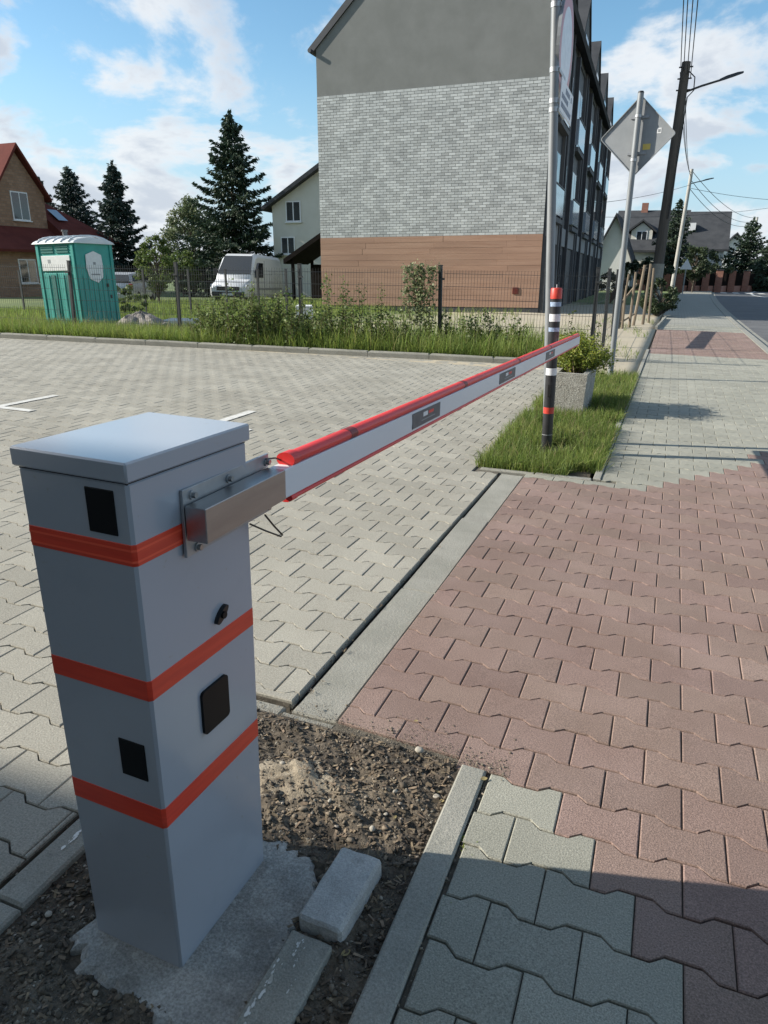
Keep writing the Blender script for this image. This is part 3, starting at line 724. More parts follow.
def leaf_thing(px, py, l, a, label, group=None, z=None):
    p = G(px, py); zz_ = (dirt_z(p[0],p[1]) if -1.14 < p[0] < -.39 and p[1] < 1.66 else 0)+.004
    mb = MB(); n = 7
    vs = []
    for i in range(n):
        t = i/(n-1); w = l*.30*math.sin(math.pi*min(1,t*.97+.03))**.8; vs += [(l*(t-.5), -w, .12*w+.3*l*(t-.5)**2), (l*(t-.5), 0, .35*l*(t-.5)**2), (l*(t-.5), w, .45*w+.3*l*(t-.5)**2)]
    fs = [(3*i+j, 3*i+3+j, 3*i+4+j, 3*i+1+j) for i in range(n-1) for j in (0,1)]
    mb.add(vs, fs); return tag(mb.build('fallen_leaf', 'dry_leaf', None, (p[0],p[1],zz_), (random.uniform(-.2,.2),random.uniform(-.2,.2),a), fixn=False), label, 'leaf', group)
leaf_thing(484,780,.020,.5,'yellow leaf lying on the corner of the grey pavers')
leaf_thing(346,951,.022,.9,'dry leaf on the dirt right below the loose block')
for px, py, a in ((438,789,2.),(442,797,.4),(416,722,.3),(395,815,1.3)): leaf_thing(px,py,.014,a,'small dry leaf scattered near the dirt patch','small dry leaves by the dirt')

# weeds in the joints
def sprig(px, py, n, h, label, group, mat='moss'):
    p = G(px, py); mb = MB()
    for i in range(n):
        a = random.uniform(0,6.3); l = h*random.uniform(.4,1); d = Vector((math.cos(a),math.sin(a),random.uniform(.2,.9))).normalized()*l; s = Vector((-d.y,d.x,0)).normalized()*l*.13
        o = Vector((random.gauss(0,h*.25),random.gauss(0,h*.45),0)); mb.add([o-s*.4, o+d*.5-s, o+d, o+d*.5+s, o+s*.4],[(0,1,2,3,4)])
    return tag(mb.build('weed', mat, None, (p[0],p[1],-.006), fixn=False), label, 'weed', group)
for px, py, h in ((467,850,.022),(462,835,.015),(478,815,.013),(447,905,.016),(455,880,.012)): sprig(px,py,16,h,'tiny green weed in the joint along the dirt edging','weeds in the edging joint','grass')
for px, py, h in ((313,690,.016),(322,680,.012),(440,546,.012),(380,605,.014),(345,650,.014)): sprig(px,py,14,h,'small brown weed in the gap between lot and concrete strip','weeds in the strip gap','chips')

# ------------------------------------------------------------------ blades, leaves
def blades(pos, hmin, hmax, width, lean=.45, power=1.0):
    n = len(pos); pos = np.asarray(pos, float); h = hmin+(hmax-hmin)*rng.random(n)**power
    a = rng.uniform(0, 2*np.pi, n); d = np.stack([np.cos(a), np.sin(a), np.zeros(n)], 1); s = np.stack([-np.sin(a), np.cos(a), np.zeros(n)], 1)
    b = rng.uniform(0, 2*np.pi, n); s = np.stack([np.cos(b), np.sin(b), np.zeros(n)], 1)
    le = np.abs(rng.normal(0, lean, n)); w = width*rng.uniform(.6, 1.3, n)*(.6+.4*h/hmax)
    up = np.array([0, 0, 1.0]); hh = h[:, None]; ww = w[:, None]
    mid = pos+up*hh*.55+d*(le*h*.22)[:, None]; tip = pos+up*(hh*(1-.35*np.minimum(le,1.6)[:, None]**2*.5))+d*(le*h*.75)[:, None]
    v = np.stack([pos-s*ww*.5, pos+s*ww*.5, mid-s*ww*.42, mid+s*ww*.42, tip], 1).reshape(-1, 3)
    o = (np.arange(n)*5)[:, None, None]; f = (o+np.array([[0,1,3],[0,3,2],[2,3,4]])[None]).reshape(-1, 3)
    return v, f
def leafcloud(pos, size, flat=0.0, up=None):
    """small pointed leaves: two triangles folded on the midrib"""
    n = len(pos); pos = np.asarray(pos, float); q = rng.normal(0, 1, (n, 3)); q[:, 2] *= (1-flat); q /= np.linalg.norm(q, axis=1)[:, None]
    t = rng.normal(0, 1, (n, 3)); t -= q*(t*q).sum(1)[:, None]; t /= np.linalg.norm(t, axis=1)[:, None]
    nn = np.cross(q, t); s = (size*rng.uniform(.6, 1.35, n))[:, None]
    a = pos-q*s*.5; c = pos+q*s*.5; l = pos+t*s*.30+nn*s*.08; r = pos-t*s*.30+nn*s*.08
    v = np.stack([a, l, c, r], 1).reshape(-1, 3); o = (np.arange(n)*4)[:, None, None]
    return v, (o+np.array([[0,1,2],[0,2,3]])[None]).reshape(-1, 3)

# grass island between lot and walk
isl = MB(); isl.prism([(-1.10,4.86),(-.385,4.86),(-.385,10.5),(-1.28,10.5)], -.12, -.02); tag(isl.build('island_soil', 'soil'), kind='structure')
pos = []
while len(pos) < 30000:
    y = random.uniform(4.85, 10.4)**1.0; y = 4.85+(y-4.85)*random.random()**.35 if random.random() < .4 else y; x = random.uniform(-1.17-(y-4.9)*.02, -.315)
    if -1.02 < x < -.66 and 7.08 < y < 8.08: continue
    if (x+.772)**2+(y-5.45)**2 < .012: continue
    if (math.sin(x*9+y*3)+math.sin(y*7-x*4)) < -1.35: continue
    pos.append((x, y, -.02))
v, f = blades(pos, .045, .155, .0055, 1.0)
pd = [pos[i] for i in range(0, len(pos), 22)]; vd, fd = blades(pd, .06, .20, .0042, 1.3); tag(obj('dry_grass', npmesh('dry_grass', vd, fd, 'straw')), 'dry straw coloured stalks among the island grass', 'grass', kind='stuff')
o = obj('grass', npmesh('grass', v, f, 'grass')); tag(o, 'short green grass of the island round the bollard and planter', 'grass', kind='stuff')

# planter with its shrub
pt = thing('planter_box', 'exposed aggregate concrete planter box on the grass behind the bollard', 'planter', (-.838,7.575,0))
mb = MB(); w0, w1, l0, l1, h = .145, .163, .45, .475, .41
o_ = [[(-w0,-l0,-.05),(w0,-l0,-.05),(w0,l0,-.05),(-w0,l0,-.05)],[(-w1,-l1,h),(w1,-l1,h),(w1,l1,h),(-w1,l1,h)],[(-w1+.045,-l1+.045,h),(w1-.045,-l1+.045,h),(w1-.045,l1-.045,h),(-w1+.045,l1-.045,h)],[(-w1+.05,-l1+.05,h-.1),(w1-.05,-l1+.05,h-.1),(w1-.05,l1-.05,h-.1),(-w1+.05,l1-.05,h-.1)]]
mb.loft(o_); mb.build('box', 'planter', pt)
MB().box(-.12,.12,-.43,.43,.28,.345).build('soil', 'soil', pt)
sh = thing('shrub', 'yellow green spreading shrub growing in the concrete planter', 'shrub', (-.838,7.575,.34))
pos = []; stems = MB()
for k in range(60):
    a = random.uniform(0,6.3); rr = random.random()**.5; tip = Vector((.34*rr*math.cos(a)+.03, .56*rr*math.sin(a), .12+.24*(1-rr*rr)+random.uniform(-.05,.10)))
    o = Vector((random.gauss(0,.04), random.gauss(0,.15), 0)); m_ = (o+tip)/2+Vector((0,0,.08)); stems.tube([o, m_, tip], [.005,.003,.0012], 4)
    for j in range(170):
        t = random.uniform(.25,1.03); p = o*(1-t)**2+m_*2*t*(1-t)+tip*t*t; pos.append(p+Vector((random.gauss(0,.035),random.gauss(0,.035),random.gauss(0,.03))))
v, f = leafcloud(pos, .026, .4); obj('foliage', npmesh('foliage', v, f, 'shrub_yellow'), sh); stems.build('branches', 'stem', sh)

# bollard
def zfor(x, y, py):
    lo, hi = -.2, 6
    for _ in range(50):
        m = (lo+hi)/2
        if PJ((x, y, m))[1] > py: lo = m
        else: hi = m
    return lo
bx_, by_ = G(546,452)[:2]
bo = thing('bollard', 'dark plastic bollard with red top and white and red reflective bands', 'bollard', (bx_, by_, 0), (0,-.028,0))
ztop = zfor(bx_, by_, 288)
MB().lathe([(.048,-.05),(.048,.012),(.0405,.02),(.0395,ztop-.075)], 20).build('post', 'bollard_dark', bo, smooth=True)
MB().lathe([(.0415,ztop-.075),(.0415,ztop-.008),(.036,ztop),(.0,ztop+.001)], 20, cap=False).build('red_cap', 'bollard_red', bo, smooth=True)
MB().tube([(0,0,ztop),(0,0,ztop+.025)], .004, 6).build('cap_bolt', 'zinc', bo)
for a, b, m in ((302,306.5,'band_blue'),(314,321.5,'band_white'),(327.5,331.5,'band_blue'),(351,354,'band_blue'),(368,375,'band_white'),(407,415,'bollard_red'),(434,441,'band_white')):
    MB().lathe([(.0402,zfor(bx_,by_,b)),(.0404,zfor(bx_,by_,a))], 20, cap=False).build('reflective_band', m, bo, smooth=True)
MB().bevbox(-.012,.012,-.045,-.036,zfor(bx_,by_,396),zfor(bx_,by_,384),.002).build('label_plate', 'black', bo)

# sign posts
def post(name, p0, p1, r, cap=True):
    return [tuple(p0), tuple(p1)]
P0 = G(547,441); P1 = ONY(557.5,-70,P0[1])
P0[2] = -.05
s1 = thing('road_sign', 'round red rimmed road sign with white plate below on galvanised pole, seen nearly edge on', 'road sign', (0,0,0))
ps = MB().tube([P0, P1], .033, 16).build('post', 'pole_grey', s1, smooth=True)
ax = (P1-P0)/np.linalg.norm(P1-P0)
def pole_pt(py):
    lo, hi = 0, 1
    for _ in range(40):
        m = (lo+hi)/2
        if PJ(P0+(P1-P0)*m)[1] > py: lo = m
        else: hi = m
    return P0+(P1-P0)*lo
q0 = pole_pt(77); d0 = PJ(q0)[2]; dv = DP(570.5,100,d0*1.135)-DP(557.5,77,d0); dv[2] = 0; dv /= np.linalg.norm(dv)
nv = np.array([dv[1], -dv[0], 0])            # towards the road
if nv[0] < 0: nv = -nv
def frame(c): return Matrix(((dv[0],nv[0],0,c[0]),(dv[1],nv[1],0,c[1]),(0,0,1,c[2]),(0,0,0,1)))
cs = pole_pt(38)+dv*.30+nv*.036
def place(o, c): o.matrix_local = frame(c); return o
def disc(r0, r1, y0, y1, n=40):
    mb = MB(); vs = []; fs = []
    for k in range(n):
        t = 2*math.pi*k/n; c, s = math.cos(t), math.sin(t); vs += [(r0*c,y0,r0*s),(r1*c,y0,r1*s),(r1*c,y1,r1*s),(r0*c,y1,r0*s)]
    for k in range(n):
        a, b = 4*k, 4*((k+1) % n); fs += [(a,a+1,b+1,b),(a+1,a+2,b+2,b+1),(a+2,a+3,b+3,b+2),(a+3,a,b,b+3)]
    return mb.add(vs, fs)
place(disc(.0,.345,-.004,.004).build('sign_plate', 'sign_back', s1), cs)
place(disc(.0,.262,.0045,.0062).build('sign_face', 'band_white', s1), cs)
place(disc(.262,.342,.0045,.0060).build('red_rim', 'sign_red', s1), cs)
place(disc(.338,.350,-.018,.006).build('folded_edge', 'sign_back', s1), cs)
for py in (5,70,101,110): 
    c = pole_pt(py); MB().tube([c-ax*.016, c+ax*.016], .036, 16).build('clamp', 'zinc', s1, smooth=True)
    place(MB().box(-.02,.30,.030,.040,-.012,.012).build('bracket', 'zinc', s1), c)
z1, z0_ = pole_pt(77)[2], pole_pt(110)[2]; c = pole_pt(93)+nv*.046; hp = (z1-z0_)/2
pp = place(MB().bevbox(.0,.68,-.003,.003,-hp,hp,.001).build('info_plate', 'band_white', s1), c)
for i in range(3):
    for j in range(9 if i != 1 else 6):
        if random.random() < .85: place(MB().box(.06+j*.062,.06+j*.062+.042,.0032,.0045,hp*.55-i*hp*.55-.018,hp*.55-i*hp*.55+.018).build('printed_text', 'sign_text', s1), c)

# diamond sign seen from behind
Q0 = G(610,377); Q1 = ONY(641,93,Q0[1]); Q0[2] = -.05
s2 = thing('diamond_sign', 'back of a grey diamond road sign on a slim galvanised pole beside the walk', 'road sign', (0,0,0))
MB().tube([Q0, Q1], .036, 16).build('post', 'pole_grey', s2, smooth=True)
MB().tube([Q1, Q1+np.array([0,0,.02])], [.038,.03], 16).build('post_cap', 'black', s2)
C2 = ONY(637.5,136.5,Q0[1]+.062); yy = Q0[1]+.06
e1 = ONY(599.5,137,yy)-C2; e2 = ONY(676,133,yy)-C2; e3 = ONY(640,96,yy)-C2; e4 = ONY(630,178,yy)-C2
hw = (np.linalg.norm(e1)+np.linalg.norm(e2))/2; hh = (np.linalg.norm(e3)+np.linalg.norm(e4))/2; hd = (hw+hh)/2
def dia(k, rr=.03):
    out = []
    for i in range(4):
        a = math.radians(90*i); 
        for b in (-45,-22,0,22,45):
            t = a+math.radians(b); out.append((k*(hd-rr*1.414)*math.cos(a)+rr*math.cos(t), k*(hd-rr*1.414)*math.sin(a)+rr*math.sin(t)))
    return out
rz2 = -.13; rl = (0,-.02,rz2)
dp = obj('sign_plate', None, s2) if False else None
mb = MB(); mb.prism(dia(1), -.001, .003, 'y'); pl = mb.build('sign_plate', 'sign_back', s2, tuple(C2), rl)
o1, i1 = dia(1.0), dia(.972); n = len(o1); mb = MB()
vs = [(p[0],-.018,p[1]) for p in o1]+[(p[0],-.018,p[1]) for p in i1]+[(p[0],.0,p[1]) for p in i1]+[(p[0],.0035,p[1]) for p in o1]
mb.add(vs, [(i,(i+1)%n,n+(i+1)%n,n+i) for i in range(n)]+[(n+i,n+(i+1)%n,2*n+(i+1)%n,2*n+i) for i in range(n)]+[(3*n+i,3*n+(i+1)%n,(i+1)%n,i) for i in range(n)])
mb.build('folded_edge', 'sign_back', pl)
MB().prism(dia(.96), .0035, .005, 'y').build('sign_face', 'sign_yellow', pl)
MB().box(.225,.275,-.003,-.0012,.015,.075).build('sticker', 'white', pl)
MB().box(.235,.265,-.0042,-.0032,.03,.06).build('printed_mark', 'sign_back', pl)
MB().box(.075,.165,-.003,-.0012,-.155,-.09).build('sticker', 'sign_yellow', pl)
for z in (-.19,.21): MB().box(-.10,.12,-.014,-.0015,z-.015,z+.015).build('bracket', 'zinc', pl)
for py in (116,160):
    c = ONY(0,0,1); t = (zfor(Q0[0],Q0[1],py)-Q0[2])/(Q1[2]-Q0[2]); c = Q0+(Q1-Q0)*t; MB().tube([c-np.array([0,0,.015]), c+np.array([0,0,.015])], 0.041, 16).build('clamp', 'zinc', s2, smooth=True)

# ------------------------------------------------------------------ the house behind the viewpoint whose eaves shade the foreground
MAT['render_wall'] = material('render_wall', (.46,.45,.42), (.50,.49,.46), rough=.95, scale=2, bump=.3, bump_scale=60)
MAT['dark_tile'] = material('dark_tile', (.045,.047,.052), (.06,.062,.068), rough=.6, scale=3, island=.15)
MAT['frame_white'] = material('frame_white', (.72,.72,.71), rough=.5)
MAT['glass'] = glass('window_glass')
hb_ = thing('house', 'pale rendered house whose eaves throw the shadow along the bottom of the picture', 'house', (0,-2.35,0), (0,0,.0952))
MB().box(-42,3,-9,0,-.1,8.75).build('wall', 'render_wall', hb_)
MB().prism([(.46,8.9),(.46,9.0),(-4.5,11.4),(-9.46,9.0),(-9.46,8.9),(-4.5,11.25)], -42.5, 3.5, 'x').build('roof', 'dark_tile', hb_)
for x in np.arange(-39, 2, 4.0):
    for z in (1.0, 3.9, 6.8):
        w = MB().box(x-.6,x+.6,.002,.03,z,z+1.3).build('window', 'frame_white', hb_)
        MB().box(x-.53,x-.03,.031,.036,z+.07,z+1.23).build('pane', 'glass', w); MB().box(x+.03,x+.53,.031,.036,z+.07,z+1.23).build('pane', 'glass', w)
# ------------------------------------------------------------------ apartment building
def brick_tex(name, c1, c2, mortar, bw, bh, ms=.008, offset=.5, axis='xz'):
    m = material(name, c1, c2, rough=.9, scale=2.0, bump=.2, bump_scale=30)
    t = m.node_tree; N = t.nodes; L = t.links; b = N['Principled BSDF']
    tc_ = N.new('ShaderNodeTexCoord'); sp_ = N.new('ShaderNodeSeparateXYZ'); cb = N.new('ShaderNodeCombineXYZ'); L.new(tc_.outputs['Object'], sp_.inputs[0])
    ad = N.new('ShaderNodeMath'); L.new(sp_.outputs[0], ad.inputs[0]); L.new(sp_.outputs[1], ad.inputs[1]); L.new(ad.outputs[0], cb.inputs[0]); L.new(sp_.outputs[2], cb.inputs[1])
    br = N.new('ShaderNodeTexBrick'); br.inputs['Scale'].default_value = 1; br.inputs['Mortar Size'].default_value = ms; br.inputs['Brick Width'].default_value = bw; br.inputs['Row Height'].default_value = bh
    br.inputs['Color1'].default_value = (*c1, 1); br.inputs['Color2'].default_value = (*c2, 1); br.inputs['Mortar'].default_value = (*mortar, 1); L.new(cb.outputs[0], br.inputs['Vector'])
    L.new(br.outputs['Color'], b.inputs['Base Color']); return m
def tile_tex(name, c1, c2, pitch=.32):
    m = material(name, c1, c2, rough=.9, spec=.15, scale=1.2, island=.06)
    t = m.node_tree; N = t.nodes; L = t.links; b = N['Principled BSDF']
    tc_ = N.new('ShaderNodeTexCoord'); w1 = N.new('ShaderNodeTexWave'); w1.wave_type = 'BANDS'; w1.bands_direction = 'Z'; w1.wave_profile = 'SAW'; w1.inputs['Scale'].default_value = 1/pitch*.314*1.4
    L.new(tc_.outputs['Object'], w1.inputs['Vector'])
    bp = N.new('ShaderNodeBump'); bp.inputs['Strength'].default_value = .5; bp.inputs['Distance'].default_value = .03; L.new(w1.outputs['Fac'], bp.inputs['Height']); L.new(bp.outputs[0], b.inputs['Normal']); return m
MAT['grey_render'] = material('grey_render', (.17,.175,.165), (.20,.205,.195), rough=.95, scale=1.2, bump=.2, bump_scale=40, coords='obj', stains=[(.7,.5,.75,(.15,.155,.148),.6)])
MAT['brick_slip'] = material('brick_slip', (.38,.395,.39), (.47,.485,.475), rough=.9, scale=1.5, island=.22, coords='obj', stains=[(.9,.5,.72,(.33,.345,.345),.4)])
MAT['mortar'] = material('mortar', (.11,.115,.11), (.14,.145,.14), rough=1, scale=8)
MAT['wood_board'] = material('wood_board', (.29,.168,.112), (.375,.235,.165), rough=.8, scale=2.2, island=.07, coords='obj', stretch=(.35,1,5), stains=[(1.1,.48,.68,(.215,.118,.078),.7)])
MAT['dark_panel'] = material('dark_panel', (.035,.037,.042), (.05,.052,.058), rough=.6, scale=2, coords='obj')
MAT['mid_render'] = material('mid_render', (.10,.103,.107), (.125,.128,.132), rough=.9, scale=1.2, coords='obj')
MAT['band_render'] = material('band_render', (.24,.24,.24), (.28,.28,.28), rough=.9, scale=1.0, coords='obj')
MAT['light_render'] = material('light_render', (.52,.52,.50), (.58,.58,.56), rough=.9, scale=1.0, coords='obj')
MAT['cream_render'] = material('cream_render', (.56,.54,.47), (.62,.60,.53), rough=.9, scale=1.0, coords='obj')
MAT['dark_roof'] = tile_tex('dark_roof', (.045,.048,.053), (.065,.068,.073))
MAT['red_roof'] = tile_tex('red_roof', (.105,.028,.022), (.14,.038,.030))
MAT['brown_brick'] = brick_tex('brown_brick', (.25,.14,.085), (.34,.205,.13), (.17,.145,.12), .25, .077*2)
MAT['red_brick'] = brick_tex('red_brick', (.23,.085,.055), (.30,.12,.08), (.2,.17,.14), .25, .08)
MAT['sky_glass'] = glass('sky_reflection_glass', (.30,.36,.42), .08)  # pale blue base colour stands in for the sky reflected in the panes
MAT['anthracite'] = material('anthracite', (.022,.025,.027), (.03,.033,.035), rough=.55, scale=5)
MAT['timber'] = material('timber', (.15,.118,.085), (.22,.178,.128), rough=.9, scale=6, coords='obj', stretch=(1,1,.2), island=.15)
MAT['dark_timber'] = material('dark_timber', (.012,.010,.009), (.02,.016,.014), rough=1, spec=.08, scale=6, coords='obj')

ab = thing('apartment_building', 'tall grey building with pale brick gable over brown boards and a row of balconies', 'building', (-4.3646,25.9122,-.02), (-.003,-.0211,.0284))
WX, HB, HT, EL_, ER_, RX, RZ, LEN = 8.244, 2.565, 7.2455, 8.7, 9.45, -4.9, 11.7, 30.0
MB().prism([(-WX,-.1),(0,-.1),(0,ER_),(RX,RZ),(-WX,EL_)], .03, LEN, 'y').build('wall', 'grey_render', ab)
MB().box(-WX+.002,-.002,.012,.029,HB,HT).build('mortar_bed', 'mortar', ab)
bk = MB(); ph, pw, gp = (HT-HB)/53, .25, .012
for r in range(53):
    x = -WX+.003-(pw/2 if r % 2 else 0)
    while x < -.01:
        a, b = max(-WX+.003, x+gp/2), min(-.003, x+pw-gp/2)
        if b-a > .03: d = random.uniform(0,.004); bk.add([(a,-d,HB+r*ph+gp/2),(b,-d,HB+r*ph+gp/2),(b,-d,HB+(r+1)*ph-gp/2),(a,-d,HB+(r+1)*ph-gp/2),(a,.012,HB+r*ph+gp/2),(b,.012,HB+r*ph+gp/2),(b,.012,HB+(r+1)*ph-gp/2),(a,.012,HB+(r+1)*ph-gp/2)],[(0,1,2,3),(0,4,5,1),(3,2,6,7),(0,3,7,4),(1,5,6,2)])
        x += pw
tag(bk.build('brick_slips', 'brick_slip', ab, fixn=False), kind='stuff')
rows = 12; ph = (HB-.16)/rows
for r in range(rows):
    x = -WX+.004; first = random.uniform(.8,2.4)
    while x < -.01:
        e_ = min(-.004, x+first); first = 2.6
        if -.004-e_ < .3: e_ = -.004
        d = random.uniform(0,.006); MB().bevbox(x+.0015,e_-.0015,-.012-d,.028,.16+r*ph+.002,.16+(r+1)*ph-.002,.002).build('board', 'wood_board', ab); x = e_
MB().box(-WX,0,.0,.028,-.1,.155).build('plinth', 'dark_panel', ab)
MB().bevbox(-.93,-.72,-.05,-.02,.62,.84,.01).build('vent_cover', 'red_roof', ab)
# roof slabs with verge trim
def slab2(x0,z0,x1,z1,t,y0,y1): 
    d = np.array([x1-x0,z1-z0]); n_ = np.array([-d[1],d[0]])/np.linalg.norm(d)*t
    if n_[1] < 0: n_ = -n_
    return MB().prism([(x0,z0),(x1,z1),(x1+n_[0],z1+n_[1]),(x0+n_[0],z0+n_[1])], y0, y1, 'y')
rf = slab2(-WX-.12,EL_-.10,RX,RZ+.03,.16,-.015,LEN+.2).build('roof', 'dark_roof', ab)
slab2(.35,ER_-.12,RX,RZ+.03,.16,-.015,LEN+.2).build('roof', 'dark_roof', ab)
slab2(-WX-.15,EL_-.13,RX,RZ+.0,.2,-.04,-.017).build('verge_board', 'dark_panel', rf); slab2(.38,ER_-.14,RX,RZ+.0,.2,-.04,-.017).build('verge_board', 'dark_panel', rf)
MB().tube([(-WX-.17,-.15,EL_-.05),(-WX-.17,LEN,EL_-.05)], .07, 8).build('gutter', 'dark_panel', rf)
MB().tube([(-WX-.06,-.05,EL_-.2),(-WX-.06,-.05,0)], .04, 6).build('downpipe', 'dark_panel', ab) if False else None
# street side: five bays
U = LEN/5
MB().box(.0005,.0028,.03,LEN,.0,ER_-.05).build('side_shade_sheet', 'dark_panel', ab)  # thin dark sheet laid over the grey wall to deepen its shade
for k in range(5):
    y0 = k*U
    MB().box(.003,.16,y0+.02,y0+.22,-.05,ER_-.25).build('party_wall', 'dark_panel', ab)
    MB().box(.003,.13,y0+3.35,y0+3.55,-.05,ER_-.1).build('pilaster', 'mid_render', ab)
    MB().box(.003,.07,y0+.24,y0+3.33,2.35,3.02).build('light_band', 'band_render', ab)
    MB().box(.003,.07,y0+3.57,y0+U-.02,2.35,3.02).build('light_band', 'band_render', ab)
    for z in (3.05,6.05):
        bl_ = MB().box(.004,.24,y0+.7,y0+3.2,z-.02,z+.14).build('balcony', 'mid_render', ab)
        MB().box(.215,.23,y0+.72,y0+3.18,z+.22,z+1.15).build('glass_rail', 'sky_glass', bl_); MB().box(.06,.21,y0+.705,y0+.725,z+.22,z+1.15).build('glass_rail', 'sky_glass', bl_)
        MB().box(.20,.25,y0+.7,y0+3.2,z+1.152,z+1.20).build('handrail', 'dark_panel', bl_)
        w = MB().box(.005,.05,y0+.9,y0+3.0,z+.16,z+2.35).build('balcony_door', 'dark_panel', ab); MB().box(.0505,.056,y0+.97,y0+1.9,z+.24,z+2.28).build('pane', 'glass', w); MB().box(.0505,.056,y0+2.0,y0+2.93,z+.24,z+2.28).build('pane', 'glass', w)
        w = MB().box(.005,.04,y0+4.1,y0+5.3,z+.5,z+2.3).build('window', 'dark_panel', ab); MB().box(.0405,.046,y0+4.17,y0+5.23,z+.57,z+2.23).build('pane', 'glass', w)
    w = MB().box(.005,.05,y0+1.0,y0+2.0,.0,2.1).build('door', 'dark_panel', ab); MB().box(.0505,.07,y0+1.86,y0+1.90,.95,1.15).build('door_handle', 'zinc', w)
    w = MB().box(.005,.04,y0+4.1,y0+5.3,.9,2.1).build('window', 'dark_panel', ab); MB().box(.0405,.046,y0+4.17,y0+5.23,.97,2.03).build('pane', 'glass', w)
    # dormer gable, ridge towards the street
    yc = y0+2.6; hw_ = 2.3; ze, zr = ER_-.25, 11.75
    dm = MB().prism([(yc-hw_,ze),(yc+hw_,ze),(yc+hw_,ze+.35),(yc,zr),(yc-hw_,ze+.35)], -3.2, .05, 'x').build('dormer', 'mid_render', ab)
    for s in (-1,1):
        d = np.array([-s*hw_*1.0, zr-ze-.35]); MB().prism([(yc+s*(hw_+.12),ze+.22),(yc,zr+.02),(yc,zr+.18),(yc+s*(hw_+.12),ze+.38)], -3.3, .12, 'x').build('dormer_roof', 'dark_roof', dm)
    MB().box(.051,.075,yc-.6,yc+.6,ze+.15,ze+1.3).build('dormer_window', 'glass', dm)
    MB().tube([(.14,y0+3.8,ER_-.1),(.14,y0+3.8,.0)], .045, 6).build('downpipe', 'dark_panel', ab)
# stair light cladding left of the gable foot, sand apron
# ------------------------------------------------------------------ fences
def mesh_panel(a, b, h, parent, sp=.05, r=.0028, z0=.06):
    mb = MB(); a, b = Vector(a), Vector(b); L_ = (b-a).length; n = int(L_/sp)
    for i in range(n+1):
        p = a+(b-a)*(i/n); mb.tube([p+Vector((0,0,z0)), p+Vector((0,0,h))], r, 3, cap=False)
    k = 0
    z = z0+.02
    while z < h: mb.tube([a+Vector((0,0,z)), b+Vector((0,0,z))], r*1.25, 3, cap=False); z += .2
    return mb.build('mesh_panel', 'anthracite', parent, fixn=False)
def post_box(p, h, parent, w=.03, lean=(0,0)):
    o = MB().bevbox(-w,w,-w*.8,w*.8,-.1,h,.003).build('post', 'anthracite', parent, tuple(p), (lean[0], lean[1]+TILT, 0)); MB().box(-w*1.1,w*1.1,-w*.9,w*.9,h+.001,h+.015).build('post_cap', 'anthracite', o); return o
f1 = thing('mesh_fence', 'dark welded mesh fence with square posts behind the tall roadside grass', 'fence', (-6.139,11.679,0))
FP = [(-13.5,11.237),(-11.087,11.382),(-8.658,11.528),(-6.139,11.679),(-3.601,11.832),(-1.12,11.98)]
FL = [0,.05,.02,0,-.01,0]
for i, p in enumerate(FP):
    q = (p[0]+6.139, p[1]-11.679, gz(*p)); post_box(q, 1.40, f1, lean=(0, FL[i]))
    MB().box(q[0]-.045,q[0]+.045,q[1]-.05,q[1]-.02,q[2]+1.18,q[2]+1.21).build('clip', 'anthracite', f1)
    if i: 
        p0 = FP[i-1]; mesh_panel((p0[0]+6.139+.04,p0[1]-11.679-.03,gz(*p0)), (p[0]+6.139-.04,p[1]-11.679-.03,gz(*p)), 1.34, f1)
side = [(-1.12,11.98),(-1.15,14.45),(-1.18,16.9),(-1.22,19.5)]
for i in range(1,4):
    p, p0 = side[i], side[i-1]; post_box((p[0]+6.139,p[1]-11.679,0), 1.40, f1); mesh_panel((p0[0]+6.139,p0[1]-11.679+.04,0), (p[0]+6.139,p[1]-11.679-.04,0), 1.34, f1, .35)
MB().loft([[(-1.13+6.139,14.6-11.679,.80),(-1.11+6.139,14.6-11.679,.80),(-1.11+6.139,14.6-11.679,.98),(-1.13+6.139,14.6-11.679,.98)],[(-1.17+6.139,19.3-11.679,1.06),(-1.15+6.139,19.3-11.679,1.06),(-1.15+6.139,19.3-11.679,1.24),(-1.17+6.139,19.3-11.679,1.24)]]).build('rail_board', 'dark_timber', f1)
f2 = thing('mesh_fence', 'thinner dark mesh fence standing farther back by the white van', 'fence', (0,0,0))
B2 = [DP(px,290,23.5-i*.55)[:2] for i, px in enumerate((22,95,145,190,227,259,287))]
for i, p in enumerate(B2):
    post_box((p[0],p[1],gz(*p)), 1.42, f2, .028)
    if i: p0 = B2[i-1]; mesh_panel((p0[0],p0[1],gz(*p0)), (p[0],p[1],gz(*p)), 1.36, f2, .07)
# ------------------------------------------------------------------ portable toilet
MAT['teal'] = material('teal_plastic', (.035,.30,.26), (.045,.35,.30), rough=.5, scale=3, coords='obj', stains=[(5,.58,.8,(.03,.19,.165),.5)])
MAT['teal_dark'] = material('teal_dark', (.018,.15,.13), rough=.55)
MAT['roof_white'] = material('roof_white', (.68,.70,.70), (.60,.62,.62), rough=.5, scale=4, coords='obj')
tp = DP(84.5,327,16.6)
pt_ = thing('portable_toilet', 'teal portable toilet with white domed roof behind the mesh fence', 'portable toilet', (tp[0],tp[1],tp[2]), (0,TILT-.012,-.04))
S = 1.16; HW = 1.86
MB().box(-S,0,0,S,.1,HW).build('cabin', 'teal', pt_)
MB().box(-S-.02,.02,-.02,S+.02,.0,.1).build('skid_base', 'teal_dark', pt_)
for (x0,x1) in ((-S+.0,-S+.09),(-.09,.0)): MB().bevbox(x0,x1,-.03,-.001,.1,HW,.008).build('corner_rail', 'teal', pt_)
for (y0,y1) in ((.0,.09),(S-.09,S)): MB().bevbox(.001,.03,y0,y1,.1,HW,.008).build('corner_rail', 'teal', pt_)
